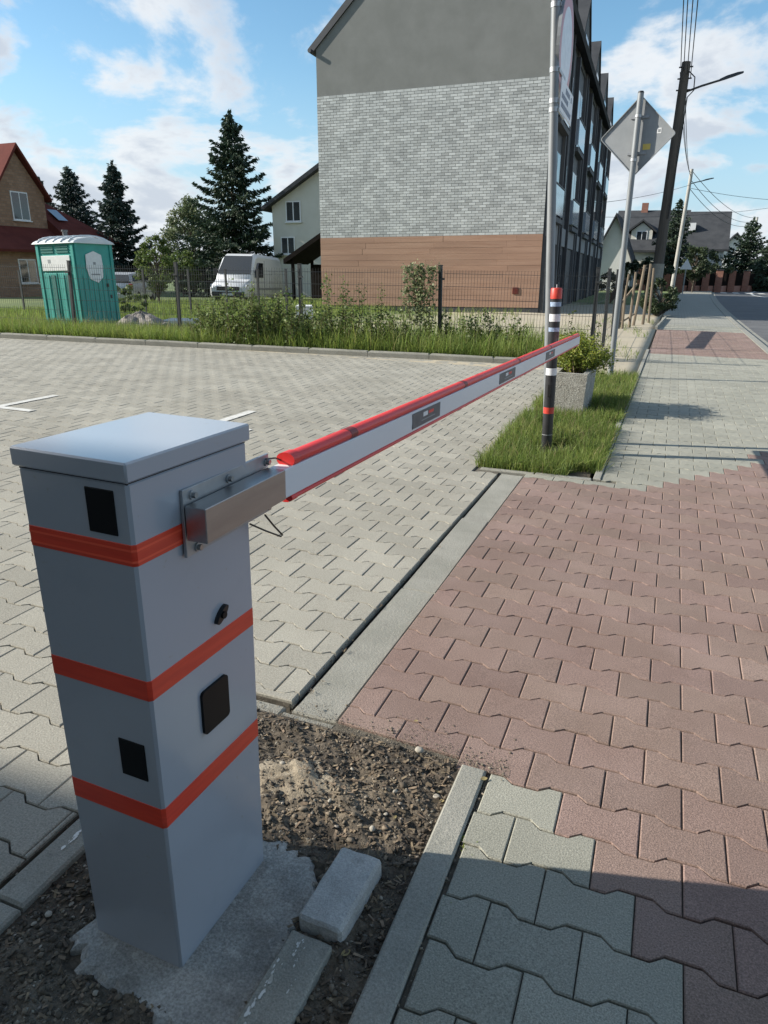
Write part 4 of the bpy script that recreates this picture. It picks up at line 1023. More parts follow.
for i in range(2): 
    x = -S+.13+i*.46; MB().bevbox(x,x+.42,-.022,-.001,.14,1.20,.008).build('rib_panel', 'teal', pt_)
    MB().bevbox(x+.06,x+.19,-.034,-.0225,.18,1.16,.01).build('rib', 'teal', pt_); MB().bevbox(x+.25,x+.37,-.034,-.0225,.18,1.16,.01).build('rib', 'teal_dark', pt_)
    for j in range(3): MB().box(x+.02,x+.40,-.02,-.001,1.64+j*.06,1.675+j*.06).build('vent_slat', 'teal_dark', pt_)
lab = MB().bevbox(-S+.14,-.14,-.03,-.001,1.25,1.58,.006).build('white_panel', 'white', pt_)
MB().box(-S+.34,-S+.42,-.033,-.0305,1.42,1.50).build('printed_mark', 'sign_back', lab)
for i in range(6): 
    y = .16+i*.145; MB().bevbox(.001,.016,y,y+.075,.16,1.15,.006).build('side_rib', 'teal', pt_)
shl = MB().prism([(.30,1.60),(.28,1.30),(.36,1.06),(.60,.98),(.76,1.10),(.80,1.34),(.78,1.60),(.55,1.68)], .017, .024, 'x').build('shield_sticker', 'white', pt_)
MB().box(.0245,.027,.50,.58,1.38,1.44).build('printed_mark', 'sign_back', shl); MB().box(.0245,.027,.40,.68,1.15,1.18).build('printed_mark', 'sign_back', shl)
MB().box(.0165,.024,.86,.92,.88,.96).build('latch', 'black', pt_); MB().box(.0165,.024,.93,.99,.62,.70).build('latch', 'black', pt_)
ring = lambda x, k: [(x, S/2-(S/2+.06)*math.cos(t), HW-.02+k*math.sin(t)) for t in np.linspace(0, math.pi, 11)]
rr_ = MB(); rr_.loft([ring(-S-.07,.06), ring(-S-.05,.13), ring(-S/2,.17), ring(.05,.13), ring(.07,.06)]); rr_ = rr_.build('roof', 'roof_white', pt_, smooth=True)
for i in range(5): 
    x = -S+.12+i*.24; MB().tube([(x, S/2-(S/2+.05)*math.cos(t), HW-.005+(.165)*math.sin(t)) for t in np.linspace(.1, math.pi-.1, 9)], .022, 6).build('roof_rib', 'roof_white', rr_)
MB().lathe([(.055,0),(.055,.16),(.075,.165),(.075,.20),(.0,.205)], 12, (-S+.35,S*.5,HW+.11), cap=False).build('vent_pipe', 'mid_render', pt_, smooth=True)

# ------------------------------------------------------------------ houses
def windowed(parent, axis, c, w, h, mullion=True, d=.05, frame='frame_white', sgn=-1):
    """window on a wall: axis 'y' = wall facing -Y, 'x' = wall facing +X; c = centre on the wall plane"""
    def bx3(u0,u1,z0,z1,a,b,name,m,par):
        if axis == 'y': return MB().box(c[0]+u0,c[0]+u1,c[1]-b,c[1]-a,c[2]+z0,c[2]+z1).build(name, m, par)
        return MB().box(c[0]+a,c[0]+b,c[1]+u0,c[1]+u1,c[2]+z0,c[2]+z1).build(name, m, par)
    o = bx3(-w/2,w/2,-h/2,h/2,.002,d,'window',frame,parent)
    if mullion:
        bx3(-w/2+.07,-.035,-h/2+.07,h/2-.07,d+.001,d+.006,'pane','glass',o); bx3(.035,w/2-.07,-h/2+.07,h/2-.07,d+.001,d+.006,'pane','glass',o)
    else: bx3(-w/2+.07,w/2-.07,-h/2+.07,h/2-.07,d+.001,d+.006,'pane','glass',o)
    bx3(-w/2-.06,w/2+.06,-h/2-.06,-h/2-.002,.0,d+.08,'sill',frame,o); return o
def roof_pair(parent, a0, a1, ze, zr, u0, u1, axis, mat, t=.18, oh=.35):
    """two slopes; a = across the ridge, u = along it"""
    m_ = (a0+a1)/2; k = (zr-ze)/((a1-a0)/2); out_ = []
    for s, e_ in ((-1,a0),(1,a1)):
        ee = e_+s*oh; zz2 = ze-oh*k
        p = [(ee,zz2),(m_,zr),(m_,zr+t*1.2),(ee,zz2+t)]
        out_.append(MB().prism(p, u0-oh, u1+oh, axis).build('roof', mat, parent))
    return out_

# brick house at the left edge: gable towards +X, porch roof, lower wing
dB = 43.0; sc_ = dB/FPX
ap_ = DP(14,147,dB)
hx, hy = ap_[0], ap_[1]
bh = thing('brick_house', 'brown brick house with dark red roofs and white window at the left edge', 'house', (hx,hy,gz(hx,hy)), (0,TILT,0))
zr = ap_[2]-gz(hx,hy); hwid = 1.95; ze = zr-2.55
MB().prism([(-hwid,0),(hwid,0),(hwid,ze),(0,zr-.12),(-hwid,ze)], -8, 0, 'x').build('wall', 'brown_brick', bh)
r2 = roof_pair(bh, -hwid, hwid, ze, zr, -8, .1, 'x', 'red_roof', .2, .28)
MB().box(-3.6,-3.0,.6,1.1,zr-1.4,zr-.2).build('chimney', 'brown_brick', r2[1])
windowed(bh, 'x', (0,-.05,ze-.75), 1.3, 1.65)
MB().prism([(.0,ze-2.15),(.0,ze-1.95),(2.0,ze-3.35),(2.0,ze-3.5)], -6.5, hwid+1.2, 'y').build('porch_roof', 'red_roof', bh)
MB().box(-.3,1.75,-5.5,-5.2,0,ze-3.3).build('porch_wall', 'brown_brick', bh); MB().box(.002,1.5,-4.8,hwid+.6,0,ze-3.2).build('ground_floor', 'brown_brick', bh)
dd = MB().box(1.502,1.56,.1,1.1,.05,2.1).build('door', 'dark_panel', bh); MB().box(1.561,1.60,.95,1.0,1.0,1.15).build('door_handle', 'zinc', dd)
windowed(bh, 'x', (1.502,-1.6,1.5), 1.3, 1.4)
MB().lathe([(.09,0),(.12,.12),(.02,.2)], 10, (1.62,-.3,2.25)).build('wall_lamp', 'white', bh)
# lower wing with a broad hipped roof behind
wz = ze-2.6
MB().box(-6,1.2,hwid+.02,hwid+4.4,0,wz).build('wing_wall', 'brown_brick', bh)
wr = MB(); h_ = hwid+.03; wr.add([(1.7,h_,wz-.1),(1.7,h_+4.9,wz-.1),(-2.0,h_+1.0,ze+.15),(-2.0,h_,ze+.15),(-6.2,h_,wz-.1),(-6.2,h_+4.9,wz-.1)],[(0,1,2,3),(1,5,2),(5,4,3,2),(0,3,4),(0,4,5,1)])
wr = wr.build('wing_roof', 'red_roof', bh)
sn = Vector((ze+.25-wz,0,3.7)).normalized(); c0 = Vector((-.2,h_+1.1,wz+.53*(ze+.25-wz)))
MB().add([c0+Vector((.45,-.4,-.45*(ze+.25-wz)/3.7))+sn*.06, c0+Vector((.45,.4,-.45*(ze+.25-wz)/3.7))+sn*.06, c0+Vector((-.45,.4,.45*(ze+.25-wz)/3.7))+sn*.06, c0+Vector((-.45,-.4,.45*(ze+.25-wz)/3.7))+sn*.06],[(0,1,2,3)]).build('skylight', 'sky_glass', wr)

# pale house between spruce and apartment building: gable wall faces the camera side
dM = 44.0; c_ = DP(276,290,dM); mx0, my0 = c_[0], c_[1]; zg = gz(mx0,my0)
mh = thing('pale_house', 'pale grey gabled house with white windows behind the van', 'house', (mx0,my0,zg), (0,TILT,.12))
ze = ONY(270,209,my0)[2]-zg+.15; wd = 8.5; k = .60; zr = ze+wd/2*k
MB().prism([(0,0),(wd,0),(wd,ze),(wd/2,zr),(0,ze)], 0, 9, 'y').build('wall', 'cream_render', mh)
roof_pair(mh, 0, wd, ze+.02, zr+.02, 0, 9, 'y', 'dark_roof', .22, .5)
def onm(px, py): p = ONY(px, py, my0+.2)-np.array([mx0,my0,zg]); return p
p = onm(295.5,212); windowed(mh, 'y', (p[0],0,p[2]), .95, 1.15); p = onm(290,246); windowed(mh, 'y', (p[0],0,p[2]), .9, 1.0)
cp = DP(289,300,38.0); zc = gz(cp[0],cp[1])
ch = thing('carport', 'dark timber lean-to with sloping roof beside the brick gable', 'carport', (cp[0],cp[1],zc), (0,TILT,.1))
z0c = ONY(288,262,cp[1])[2]-zc; z1c = ONY(320,239,cp[1])[2]-zc
MB().prism([(-.1,z0c-.1),(2.4,z1c+.25),(2.4,z1c+.5),(-.1,z0c+.15)], -.3, 3.2, 'y').build('roof', 'dark_timber', ch)
for x in (.3,2.1): 
    for y in (0,2.8): MB().box(x-.07,x+.07,y-.07,y+.07,0,z0c+.1+(x-.3)*.55).build('post', 'dark_timber', ch)
MB().box(.4,2.0,2.6,2.66,.0,z0c-.1).build('back_wall', 'dark_timber', ch)

# houses beyond the apartment building
def far_house(name, label, px0, px1, pyr, pye, depth, axis, wallm, roofm, dpt=8, wins=(), rot=0.0, chim=None):
    c = DP((px0+px1)/2, 283, depth); x0, y0 = c[0], c[1]; z = 0
    h = thing(name, label, 'house', (x0,y0,z), (0,0,rot)); w = (px1-px0)*depth/FPX/ (1.0)
    zr = ONY((px0+px1)/2,pyr,y0+ (dpt/2 if axis == 'x' else 0))[2]; ze = ONY((px0+px1)/2,pye,y0)[2]
    if axis == 'x':
        MB().prism([(0,-.1),(dpt,-.1),(dpt,ze),(dpt/2,zr-.1),(0,ze)], -w/2, w/2, 'x').build('wall', wallm, h); rfs = roof_pair(h, 0, dpt, ze, zr, -w/2, w/2, 'x', roofm, .2, .4)
    else:
        MB().prism([(-w/2,-.1),(w/2,-.1),(w/2,ze),(0,zr-.1),(-w/2,ze)], 0, dpt, 'y').build('wall', wallm, h); rfs = roof_pair(h, -w/2, w/2, ze, zr, 0, dpt, 'y', roofm, .2, .4)
    for (u, zc2, ww, hh2) in wins: windowed(h, 'y', (u*w/2,0,zc2), ww, hh2)
    if chim is not None: MB().box(chim*w/2-.3,chim*w/2+.3,dpt/2-.3,dpt/2+.3,zr-.4,zr+.9).build('chimney', 'red_brick', rfs[0])
    return h, w, ze, zr
h1, w1, ze1, zr1 = far_house('tiled_house', 'house with dark tiled roof and dormer left of the utility pole', 612, 674, 213, 249, 68, 'x', 'cream_render', 'dark_roof', 9, ((-.5,1.5,1.3,1.2),(.4,1.5,1.3,1.2)), chim=-.3)
# its dormer
k_ = (zr1-ze1)/4.5; p = ONY(641,243,h1.location[1]+1.4); dx = p[0]-h1.location[0]; zb = ze1+.9*k_-.2
dmr = MB().prism([(dx-.95,zb),(dx+.95,zb),(dx+.95,zb+1.15),(dx,zb+1.9),(dx-.95,zb+1.15)], .9, 3.6, 'y').build('dormer', 'cream_render', h1)
for s in (-1,1): MB().prism([(dx+s*1.3,zb+.98),(dx,zb+2.0),(dx,zb+2.18),(dx+s*1.3,zb+1.16)], .6, 3.9, 'y').build('dormer_roof', 'dark_roof', dmr)
windowed(h1, 'y', (dx,.9,zb+.65), 1.0, 1.0)
far_house('white_gable_house', 'white gabled house just right of the apartment building', 590, 628, 216, 262, 60, 'y', 'light_render', 'dark_roof', 7, ())
h2, w2, ze2, zr2 = far_house('broad_roof_house', 'house with one broad dark roof slope and small skylight', 680, 717, 214, 248, 74, 'x', 'light_render', 'dark_roof', 9, ((-.4,1.6,1.3,1.2),(.5,1.6,1.3,1.2)))
sk = ONY(691,231,h2.location[1]+2.3); MB().box(sk[0]-h2.location[0]-.4,sk[0]-h2.location[0]+.4,1.6,2.6,ze2+1.75,ze2+2.5).build('skylight', 'frame_white', h2)
far_house('distant_house', 'distant white house with grey roof behind the roadside conifer', 716, 742, 234, 250, 100, 'y', 'light_render', 'dark_roof', 8, ((0,3.5,1.2,1.2),))
# brick fence along the bend
bf = thing('brick_fence', 'low brick fence with pillars and dark slats along the road bend', 'fence', tuple(DP(705,284,60)[:2])+(0,))
fx, fy = bf.location[0], bf.location[1]
fpx = [(640,60),(653,60),(666,60.5),(679,61),(692,61.5),(705,62),(718,63),(731,65),(745,68),(760,71)]
pr = None
for px, d in fpx:
    q = DP(px,284,d); lx, ly = q[0]-fx, q[1]-fy
    pl_ = MB().box(lx-.28,lx+.28,ly-.28,ly+.28,-.1,1.75).build('pillar', 'red_brick', bf); MB().bevbox(lx-.33,lx+.33,ly-.33,ly+.33,1.751,1.82,.02).build('pillar_cap', 'dark_panel', pl_)
    if pr:
        a, b = Vector((pr[0]+.3,pr[1],0)), Vector((lx-.3,ly,0)); mb = MB()
        mb.add([a+Vector((0,0,-.1)),b+Vector((0,0,-.1)),b+Vector((0,.25,-.1)),a+Vector((0,.25,-.1)),a+Vector((0,0,.45)),b+Vector((0,0,.45)),b+Vector((0,.25,.45)),a+Vector((0,.25,.45))],[(0,3,2,1),(4,5,6,7),(0,1,5,4),(1,2,6,5),(2,3,7,6),(3,0,4,7)]); mb.build('low_wall', 'red_brick', bf)
        n_ = 9
        for i in range(n_):
            p = a+(b-a)*((i+.5)/n_); MB().box(p.x-.075,p.x+.075,p.y+.1,p.y+.13,.46,1.55).build('slat', 'dark_timber', bf)
    pr = (lx, ly)

# ------------------------------------------------------------------ poles, lamps, wires
MAT['old_wood'] = material('old_wood', (.065,.058,.05), (.105,.092,.078), rough=.95, scale=12, coords='obj', stretch=(1,1,.08), bump=.4, bump_scale=40)
MAT['pole_concrete'] = material('pole_concrete', (.33,.32,.295), (.42,.41,.38), rough=.9, scale=3, coords='obj')
MAT['wire'] = material('wire', (.02,.02,.022), rough=.6)
def pole(name, label, bpx, tpx, depth, r0, r1, mat, lampy=None, ldir=(1,0), ll=1.6, lrise=.35):
    b = DP(*bpx, depth); b[2] = 0; t = ONY(*tpx, b[1])
    o = thing(name, label, 'pole', (b[0],b[1],0)); T = Vector(t)-Vector(b)
    MB().tube([(0,0,-.1), T*.5, T], [r0,(r0+r1)/2,r1], 12).build('shaft', mat, o, smooth=True)
    if lampy:
        q = T*((ONY(tpx[0],lampy,b[1])[2])/t[2]); d = Vector((ldir[0],ldir[1],0)).normalized()
        e_ = q+d*ll+Vector((0,0,lrise)); arm_ = MB().tube([q, q+d*ll*.5+Vector((0,0,lrise*.55)), e_], .035, 8).build('lamp_arm', 'anthracite', o, smooth=True)
        h_ = MB(); s_ = Vector((-d.y,d.x,0)); L_ = .75; up_ = Vector((0,0,lrise/ll*L_))
        rings = []
        for tt, w_, hh_ in ((0,.05,.05),(.25,.13,.07),(.7,.15,.06),(1,.06,.03)):
            c0 = e_+d*L_*tt+up_*tt; rings.append([c0+s_*w_-Vector((0,0,.03)), c0-s_*w_-Vector((0,0,.03)), c0-s_*w_*.7+Vector((0,0,hh_)), c0+s_*w_*.7+Vector((0,0,hh_))])
        h_.loft(rings); h_.build('lamp_head', 'anthracite', o)
    return o, Vector((b[0],b[1],0))+T
cr = (math.cos(YAW), math.sin(YAW))
u1, T1 = pole('utility_pole', 'thick dark wooden utility pole with street lamp beside the walk', (653,303), (686.5,62), 27, .20, .145, 'old_wood', 93, cr, 1.25, .42)
u2, T2 = pole('utility_pole', 'slender pale concrete pole with small lamp behind the wooden pole', (672,288), (692,169), 56, .17, .12, 'pole_concrete', 184, cr, 1.0, .25)
u3, T3 = pole('utility_pole', 'distant pale pole between the conifers at the road bend', (746,276), (757.5,217), 92, .16, .12, 'pole_concrete')
for dz in (.0,-.35,-.7): MB().tube([T1-Vector(u1.location)+Vector((-.22,0,dz-.15)), T1-Vector(u1.location)+Vector((.24,0,dz-.15))], .025, 6).build('insulator_bar', 'anthracite', u1)
for py in (205,238): 
    p = ONY(683.5-(py-62)*.13,py,u1.location[1]); MB().tube([Vector(p)-Vector(u1.location)-Vector((0,0,.05)), Vector(p)-Vector(u1.location)+Vector((0,0,.05))], .20, 12).build('strap', 'zinc', u1) if False else None
lp = T1-Vector(u1.location)
MB().tube([(0,0,-.1), lp*(1.7/lp.z)], [.235,.215], 12).build('concrete_stub', 'concrete', u1, smooth=True)
MB().tube([lp+Vector((.12,-.1,-.3)), lp+Vector((.34,-.1,-.5)), lp+Vector((.36,-.1,-.9)), lp+Vector((.18,-.1,-1.1)), lp+Vector((.16,-.15,-2.5)), lp+Vector((.10,-.2,-5.0))], .02, 5).build('cable_loop', 'wire', u1)
def wire(label, a, b, sag, r=.012, n=16, group=None):
    a, b = Vector(a), Vector(b); pts = [a+(b-a)*(i/n)-Vector((0,0,4*sag*(i/n)*(1-i/n))) for i in range(n+1)]
    return tag(MB().tube(pts, r, 5).build('wire', 'wire', None, smooth=True), label, 'wire', group)
back = Vector((T1.x+.42, -14, T1.z+.6))
for i, dx in enumerate((-.16,-.05,.08,.2)):
    wire(('leftmost','second from left','third from left','rightmost')[i]+' overhead wire rising from the wooden pole past the picture top', T1+Vector((dx,0,-.15-.12*i)), back+Vector((dx*.8,0,-.1*i)), .7, .014, group='wires over the viewpoint')
    if i < 3: wire('sagging wire from the wooden pole to the slender concrete pole', T1+Vector((dx,0,-.3-.25*i)), T2+Vector((dx*.6,0,-.2-.2*i)), .55, .014, group='wires between near and far pole')
for i, (dz, sg) in enumerate(((0,.9),(-.6,1.2),(-1.2,1.3))):
    wire('sagging wire from the slender concrete pole to the distant pole', T2+Vector((0,0,dz-.1)), T3+Vector((0,0,dz*.5-.1)), sg, .022, group='wires towards the road bend')
wire('thin wire crossing the sky left of the slender pole', T2+Vector((0,0,-1.1)), DP(560,206,40), .25, .014)
wire('thin wire crossing the sky right of the slender pole', T2+Vector((0,0,-1.3)), DP(800,201,62), .2, .016)
wire('lowest thin wire crossing behind the diamond sign', DP(560,216,48), DP(800,203,70), .5, .014)

# ------------------------------------------------------------------ timber stakes by the walk
sk_ = thing('stake_fence', 'rough timber stakes and rail standing in the sandy verge', 'fence', (-1.1,17.5,0))
def stk(px0,py0,px1,py1,y,r): 
    a = ONY(px0,py0,y); b = ONY(px1,py1,y); a[2] = min(a[2], 0); o = np.array(sk_.location); MB().tube([Vector(a-o)-Vector((0,0,.12)), b-o], [r*1.05,r*.9], 7).build('stake', 'timber', sk_)
for q in ((633,325,645,265,21,.04),(643,322,651,264,21.6,.04),(649,319,654,268,22.5,.035),(629,329,636,272,20.2,.035),(619,328,629,274,20.0,.03),(622,330,626,290,19.6,.03)): stk(*q)
o = np.array(sk_.location)
MB().tube([Vector(ONY(617,308,19.8)-o), Vector(ONY(637,284,20.4)-o)], .028, 6).build('rail', 'timber', sk_); MB().tube([Vector(ONY(617,325,19.8)-o), Vector(ONY(634,314,20.4)-o)], .025, 6).build('rail', 'timber', sk_)
# small triangular sign at the bend
ts = DP(684,282,52); tr_ = thing('triangular_sign', 'pale triangular sign on a short post before the brick fence', 'road sign', (ts[0],ts[1],0))
MB().tube([(0,0,0),(0,0,2.3)], .04, 8).build('post', 'pole_grey', tr_); MB().prism([(-.42,1.7),(.42,1.7),(0,2.45)], -.06, -.045, 'y').build('sign_plate', 'white', tr_)
# guard rail far right
gr_ = DP(752,280,75); gg = thing('guard_rail', 'grey pedestrian guard rail on the far side of the bend', 'guard rail', (gr_[0],gr_[1],0))
for i in range(5): MB().tube([(i*1.6-1,0,-.1),(i*1.6-1,0,1.05)], .03, 6).build('post', 'pole_grey', gg)
for z in (.35,.7,1.03): MB().tube([(-1.2,0,z),(5.6,0,z)], .025, 6).build('rail', 'pole_grey', gg)
# ------------------------------------------------------------------ trees
MAT['spruce'] = material('spruce_needles', (.020,.042,.022), (.036,.062,.030), rough=.7, scale=.8, island=.45, hue=.015, trans=.12)
MAT['blue_spruce'] = material('blue_spruce_needles', (.024,.046,.036), (.042,.068,.050), rough=.7, scale=.8, island=.45, hue=.015, trans=.12)
MAT['birch'] = material('birch_leaf', (.10,.14,.065), (.155,.19,.095), rough=.6, scale=.5, island=.35, hue=.02, trans=.35)
MAT['leaf_green'] = material('leaf_green', (.085,.125,.03), (.13,.175,.05), rough=.6, scale=.7, island=.4, hue=.02, trans=.35)
MAT['leaf_dark'] = material('leaf_dark', (.025,.042,.016), (.042,.065,.024), rough=.6, scale=.9, island=.4, hue=.02, trans=.25)
MAT['weed_leaf'] = material('weed_leaf', (.105,.155,.04), (.165,.21,.065), rough=.6, scale=2, island=.35, hue=.025, trans=.4)
MAT['bark'] = material('bark', (.075,.06,.045), (.11,.09,.07), rough=.95, scale=5, coords='obj', bump=.5, bump_scale=25)
def needles(pos, dirs, size):
    n = len(pos); pos = np.asarray(pos); d = np.asarray(dirs); d = d/np.linalg.norm(d, axis=1)[:, None]
    t = rng.normal(0, 1, (n, 3)); t -= d*(t*d).sum(1)[:, None]; t /= np.linalg.norm(t, axis=1)[:, None]
    s = (size*rng.uniform(.6, 1.4, n))[:, None]
    v = np.stack([pos-d*s*.4, pos+t*s*.17, pos+d*s*.6, pos-t*s*.17], 1).reshape(-1, 3); o = (np.arange(n)*4)[:, None, None]
    return v, (o+np.array([[0,1,2],[0,2,3]])[None]).reshape(-1, 3)
def spruce(name, label, px, pyt, depth, rad, mat, dens=1.0, seed=0, skirt=.06, leaf=.26):
    r = random.Random(seed); b = DP(px, 290, depth); x, y = b[0], b[1]; z = gz(x, y); top = ONY(px, pyt, y)[2]-z
    o = thing(name, label, 'tree', (x, y, z)); MB().tube([(0,0,-.1),(0,0,top*.5),(0,0,top*.985)], [top*.016,top*.010,.015], 8).build('trunk', 'bark', o)
    P_, D_ = [], []; brm = MB(); zc = top*skirt
    while zc < top*.985:
        t = zc/top; L0 = rad*1.35*min(1, ((1-t)**.86)*1.1+.02)*(1 if t > .16 else .72+.28*t/.16); nb = max(4, int(8*(.6+.5*(1-t))))
        a0 = r.uniform(0, 6.3)
        for k in range(nb):
            a = a0+6.283*k/nb+r.uniform(-.25,.25); L_ = L0*r.uniform(.5,1.22); d = np.array([math.cos(a), math.sin(a), 0]); s_ = np.array([-d[1], d[0], 0])
            droop = -.42*L_*(1-t*.9); m = max(10, int(L_*66*dens))
            pts = [np.array([0,0,zc])+d*L_*q+np.array([0,0,droop*math.sin(q*1.9)*.8+.22*L_*q*q*(.4+t)]) for q in np.linspace(0,1,4)]
            brm.tube(pts, [.02,.014,.009,.004], 3, cap=False)
            for j in range(m):
                q = r.random()**.65; base = np.array([0,0,zc])+d*L_*q+np.array([0,0,droop*math.sin(q*1.9)*.8+.22*L_*q*q*(.4+t)])
                w = (.10+.20*L_*(1-q*.75))*r.gauss(0,.8); w = max(-.5*L_,min(.5*L_,w)); p = base+s_*w+d*(-abs(w)*.4)+np.array([0,0,-abs(w)*.3+r.gauss(0,.05)])
                P_.append(p); dd = d*.8+s_*math.copysign(.7, w)*min(1, abs(w)*3)+np.array([0,0,-.35+r.gauss(0,.35)])+rng.normal(0,.3,3); D_.append(dd)
        zc += r.uniform(.20,.34)*(.75+.5*(1-t))
    for j in range(30): P_.append(np.array([r.gauss(0,.04),r.gauss(0,.04),top*r.uniform(.95,1.0)])); D_.append(np.array([r.gauss(0,.4),r.gauss(0,.4),1]))
    v, f = needles(P_, D_, leaf); obj('crown', npmesh('crown', v, f, mat), o); brm.build('limbs', 'bark', o, fixn=False); return o
def broadleaf(name, label, px, pyt, pyb, depth, rx, mat, n=7000, clumps=46, leaf=.17, seed=1, cat='tree', trunk=True, zoff=None, ry=None):
    r = random.Random(seed); b = DP(px, 290, depth); x, y = b[0], b[1]; z = gz(x, y) if zoff is None else zoff; top = ONY(px, pyt, y)[2]-z; bot = max(.05, ONY(px, pyb, y)[2]-z)
    o = thing(name, label, cat, (x, y, z)); ry = ry or rx; H_ = top-bot; pos = []; tm = MB()
    if trunk: tm.tube([(0,0,-.1),(.05,0,bot+H_*.3),(0,.05,bot+H_*.75)], [max(.03,top*.018),top*.011,.015], 7)
    for k in range(clumps):
        while True:
            q = np.array([r.uniform(-1,1),r.uniform(-1,1),r.uniform(-1,1)])
            if .1 < q@q < 1: break
        q = q/np.linalg.norm(q)*(np.linalg.norm(q)**.45); wid = 1-.35*max(0,q[2])
        c = np.array([q[0]*rx*wid, q[1]*ry*wid, bot+H_*(.5+.47*q[2])]); cr_ = r.uniform(.16,.30)*min(rx,H_/2)*1.25
        if trunk: tm.tube([(0,0,max(bot*.5,c[2]-H_*.35)), (c*.6).tolist()[:2]+[c[2]-.1*H_], tuple(c)], [.03,.018,.006], 4, cap=False)
        m = n//clumps; g = rng.normal(0,1,(m,3)); g /= np.linalg.norm(g,axis=1)[:,None]; g *= (rng.random(m)**.5)[:,None]*cr_; g[:,2] *= .75; pos.append(c+g)
    v, f = leafcloud(np.concatenate(pos), leaf, .3); obj('crown' if cat == 'tree' else 'foliage', npmesh('crown', v, f, mat), o)
    if trunk: tm.build('trunk' if cat == 'tree' else 'stems', 'bark', o, fixn=False)
    return o
spruce('spruce_tree', 'tall dark spruce standing over the white van', 237, 111, 45, 2.85, 'spruce', 1.15, 3)
spruce('spruce_tree', 'dense dark blue spruce right of the teal toilet', 124, 161, 52, 2.1, 'blue_spruce', 1.2, 4)
spruce('spruce_tree', 'dark blue spruce beside the brick house roof', 81, 166, 56, 2.9, 'blue_spruce', 1.0, 5)
spruce('spruce_tree', 'small pale tipped spruce close to the brick house gable', 53, 177, 60, 1.9, 'blue_spruce', .8, 6)
broadleaf('birch_tree', 'pale grey green broadleaf tree left of the tall spruce', 195, 198, 290, 55, 2.2, 'birch', 17000, 80, .19, 8)
broadleaf('young_tree', 'young leafy tree with thin trunk right of the silver car', 158, 234, 292, 33, .95, 'leaf_green', 4200, 34, .12, 9)
broadleaf('hedge_bush', 'green bush behind the young tree near the van', 183, 248, 292, 44, 1.3, 'leaf_green', 3200, 26, .16, 10, 'bush')
broadleaf('hedge_bush', 'dark hedge growing left of the young tree far behind', 148, 258, 292, 52, 1.5, 'leaf_dark', 3200, 30, .17, 31, 'bush')
broadleaf('hedge_bush', 'dark green hedge filling the gap left of the van', 205, 250, 292, 50, 1.5, 'leaf_dark', 3200, 30, .17, 32, 'bush')
broadleaf('hedge_bush', 'low leafy bush between toilet and silver car', 125, 286, 312, 21.5, .8, 'leaf_green', 2600, 30, .07, 12, 'bush', ry=.6, trunk=False)
broadleaf('hedge_bush', 'dark bush at the foot of the wooden utility pole', 662, 279, 315, 23.5, .62, 'leaf_dark', 6000, 40, .08, 13, 'bush', zoff=0, ry=.8)
broadleaf('hedge_bush', 'dark shrubs against the apartment corner behind the signs', 618, 268, 300, 32, .9, 'leaf_dark', 3200, 26, .10, 15, 'bush', zoff=0)
spruce('conifer_tree', 'dark conifer seen behind the thick utility pole', 668, 200, 66, 2.3, 'spruce', .6, 21, .1, .3)
broadleaf('far_tree', 'dark trees below the broad roofed house', 692, 246, 280, 58, 1.9, 'leaf_dark', 3500, 30, .2, 22, zoff=0)
spruce('conifer_tree', 'conical conifer left of the distant pole', 742, 218, 74, 2.6, 'spruce', .6, 23, .06, .32)
spruce('conifer_tree', 'narrow dark conifer at the right edge of the picture', 764, 233, 70, 1.5, 'spruce', .8, 24, .03, .28)
broadleaf('far_tree', 'low dark tree beside the distant white house', 712, 250, 282, 66, 1.6, 'leaf_dark', 2500, 22, .2, 25, zoff=0)
broadleaf('far_tree', 'dark shrubbery under the tiled house eaves', 645, 256, 282, 50, 1.7, 'leaf_dark', 2600, 22, .18, 26, zoff=0)
spruce('conifer_tree', 'small conifer standing left of the broad roofed house', 725, 236, 68, 1.3, 'spruce', .7, 27, .05, .28) if False else None

# ------------------------------------------------------------------ tall grass and weeds along the fence
def kerb_y(x): return KA[1]+(x-KA[0])*(KB-KA)[1]/(KB-KA)[0]
pos = []
while len(pos) < 52000:
    x = random.uniform(-15.5,-1.32); y0 = kerb_y(x)+.13; y = y0+random.random()**1.25*2.3
    if not visible(x, y, 200): continue
    pos.append((x, y, gz(x, y)+.0))
pos = np.array(pos); fr = np.clip((pos[:,1]-kerb_y(pos[:,0]))/1.3, 0, 1); patch = .5+.5*np.sin(pos[:,0]*1.7+np.sin(pos[:,0]*.63)*2)
n = len(pos); sel = rng.random(n) < .72
v1, f1 = blades(pos[sel], .12, .36, .009, .8); lf = pos[:,0] < -7.5; v2, f2 = blades(pos[~sel & (fr > .12) & ~lf], .26, .64, .009, .6, 1.3); v3, f3 = blades(pos[~sel & lf], .12, .40, .009, .8, 1.3); v2, f2 = np.concatenate([v2,v3]), np.concatenate([f2,f3+len(v2)])
vd, fd = blades(pos[::45], .25, .60, .005, .7); tag(obj('dry_grass', npmesh('dry_grass', vd, fd, 'straw')), 'dry stalks standing among the roadside grass', 'grass', kind='stuff')
o = obj('tall_grass', npmesh('tall_grass', np.concatenate([v1,v2]), np.concatenate([f1,f2+len(v1)]), 'tall_grass')); tag(o, 'tall rough grass between the parking lot kerb and the mesh fence', 'grass', kind='stuff')
pos = []
while len(pos) < 38000:
    x = random.uniform(-26,-4.5); y = random.uniform(13.0, 30)
    if not visible(x, y, 40): continue
    if x > -9.5 and random.random() < .85: continue
    if -14.6 < x < -11.8 and 13.6 < y < 16.5 and random.random() < .7: continue
    pos.append((x, y, gz(x, y)))
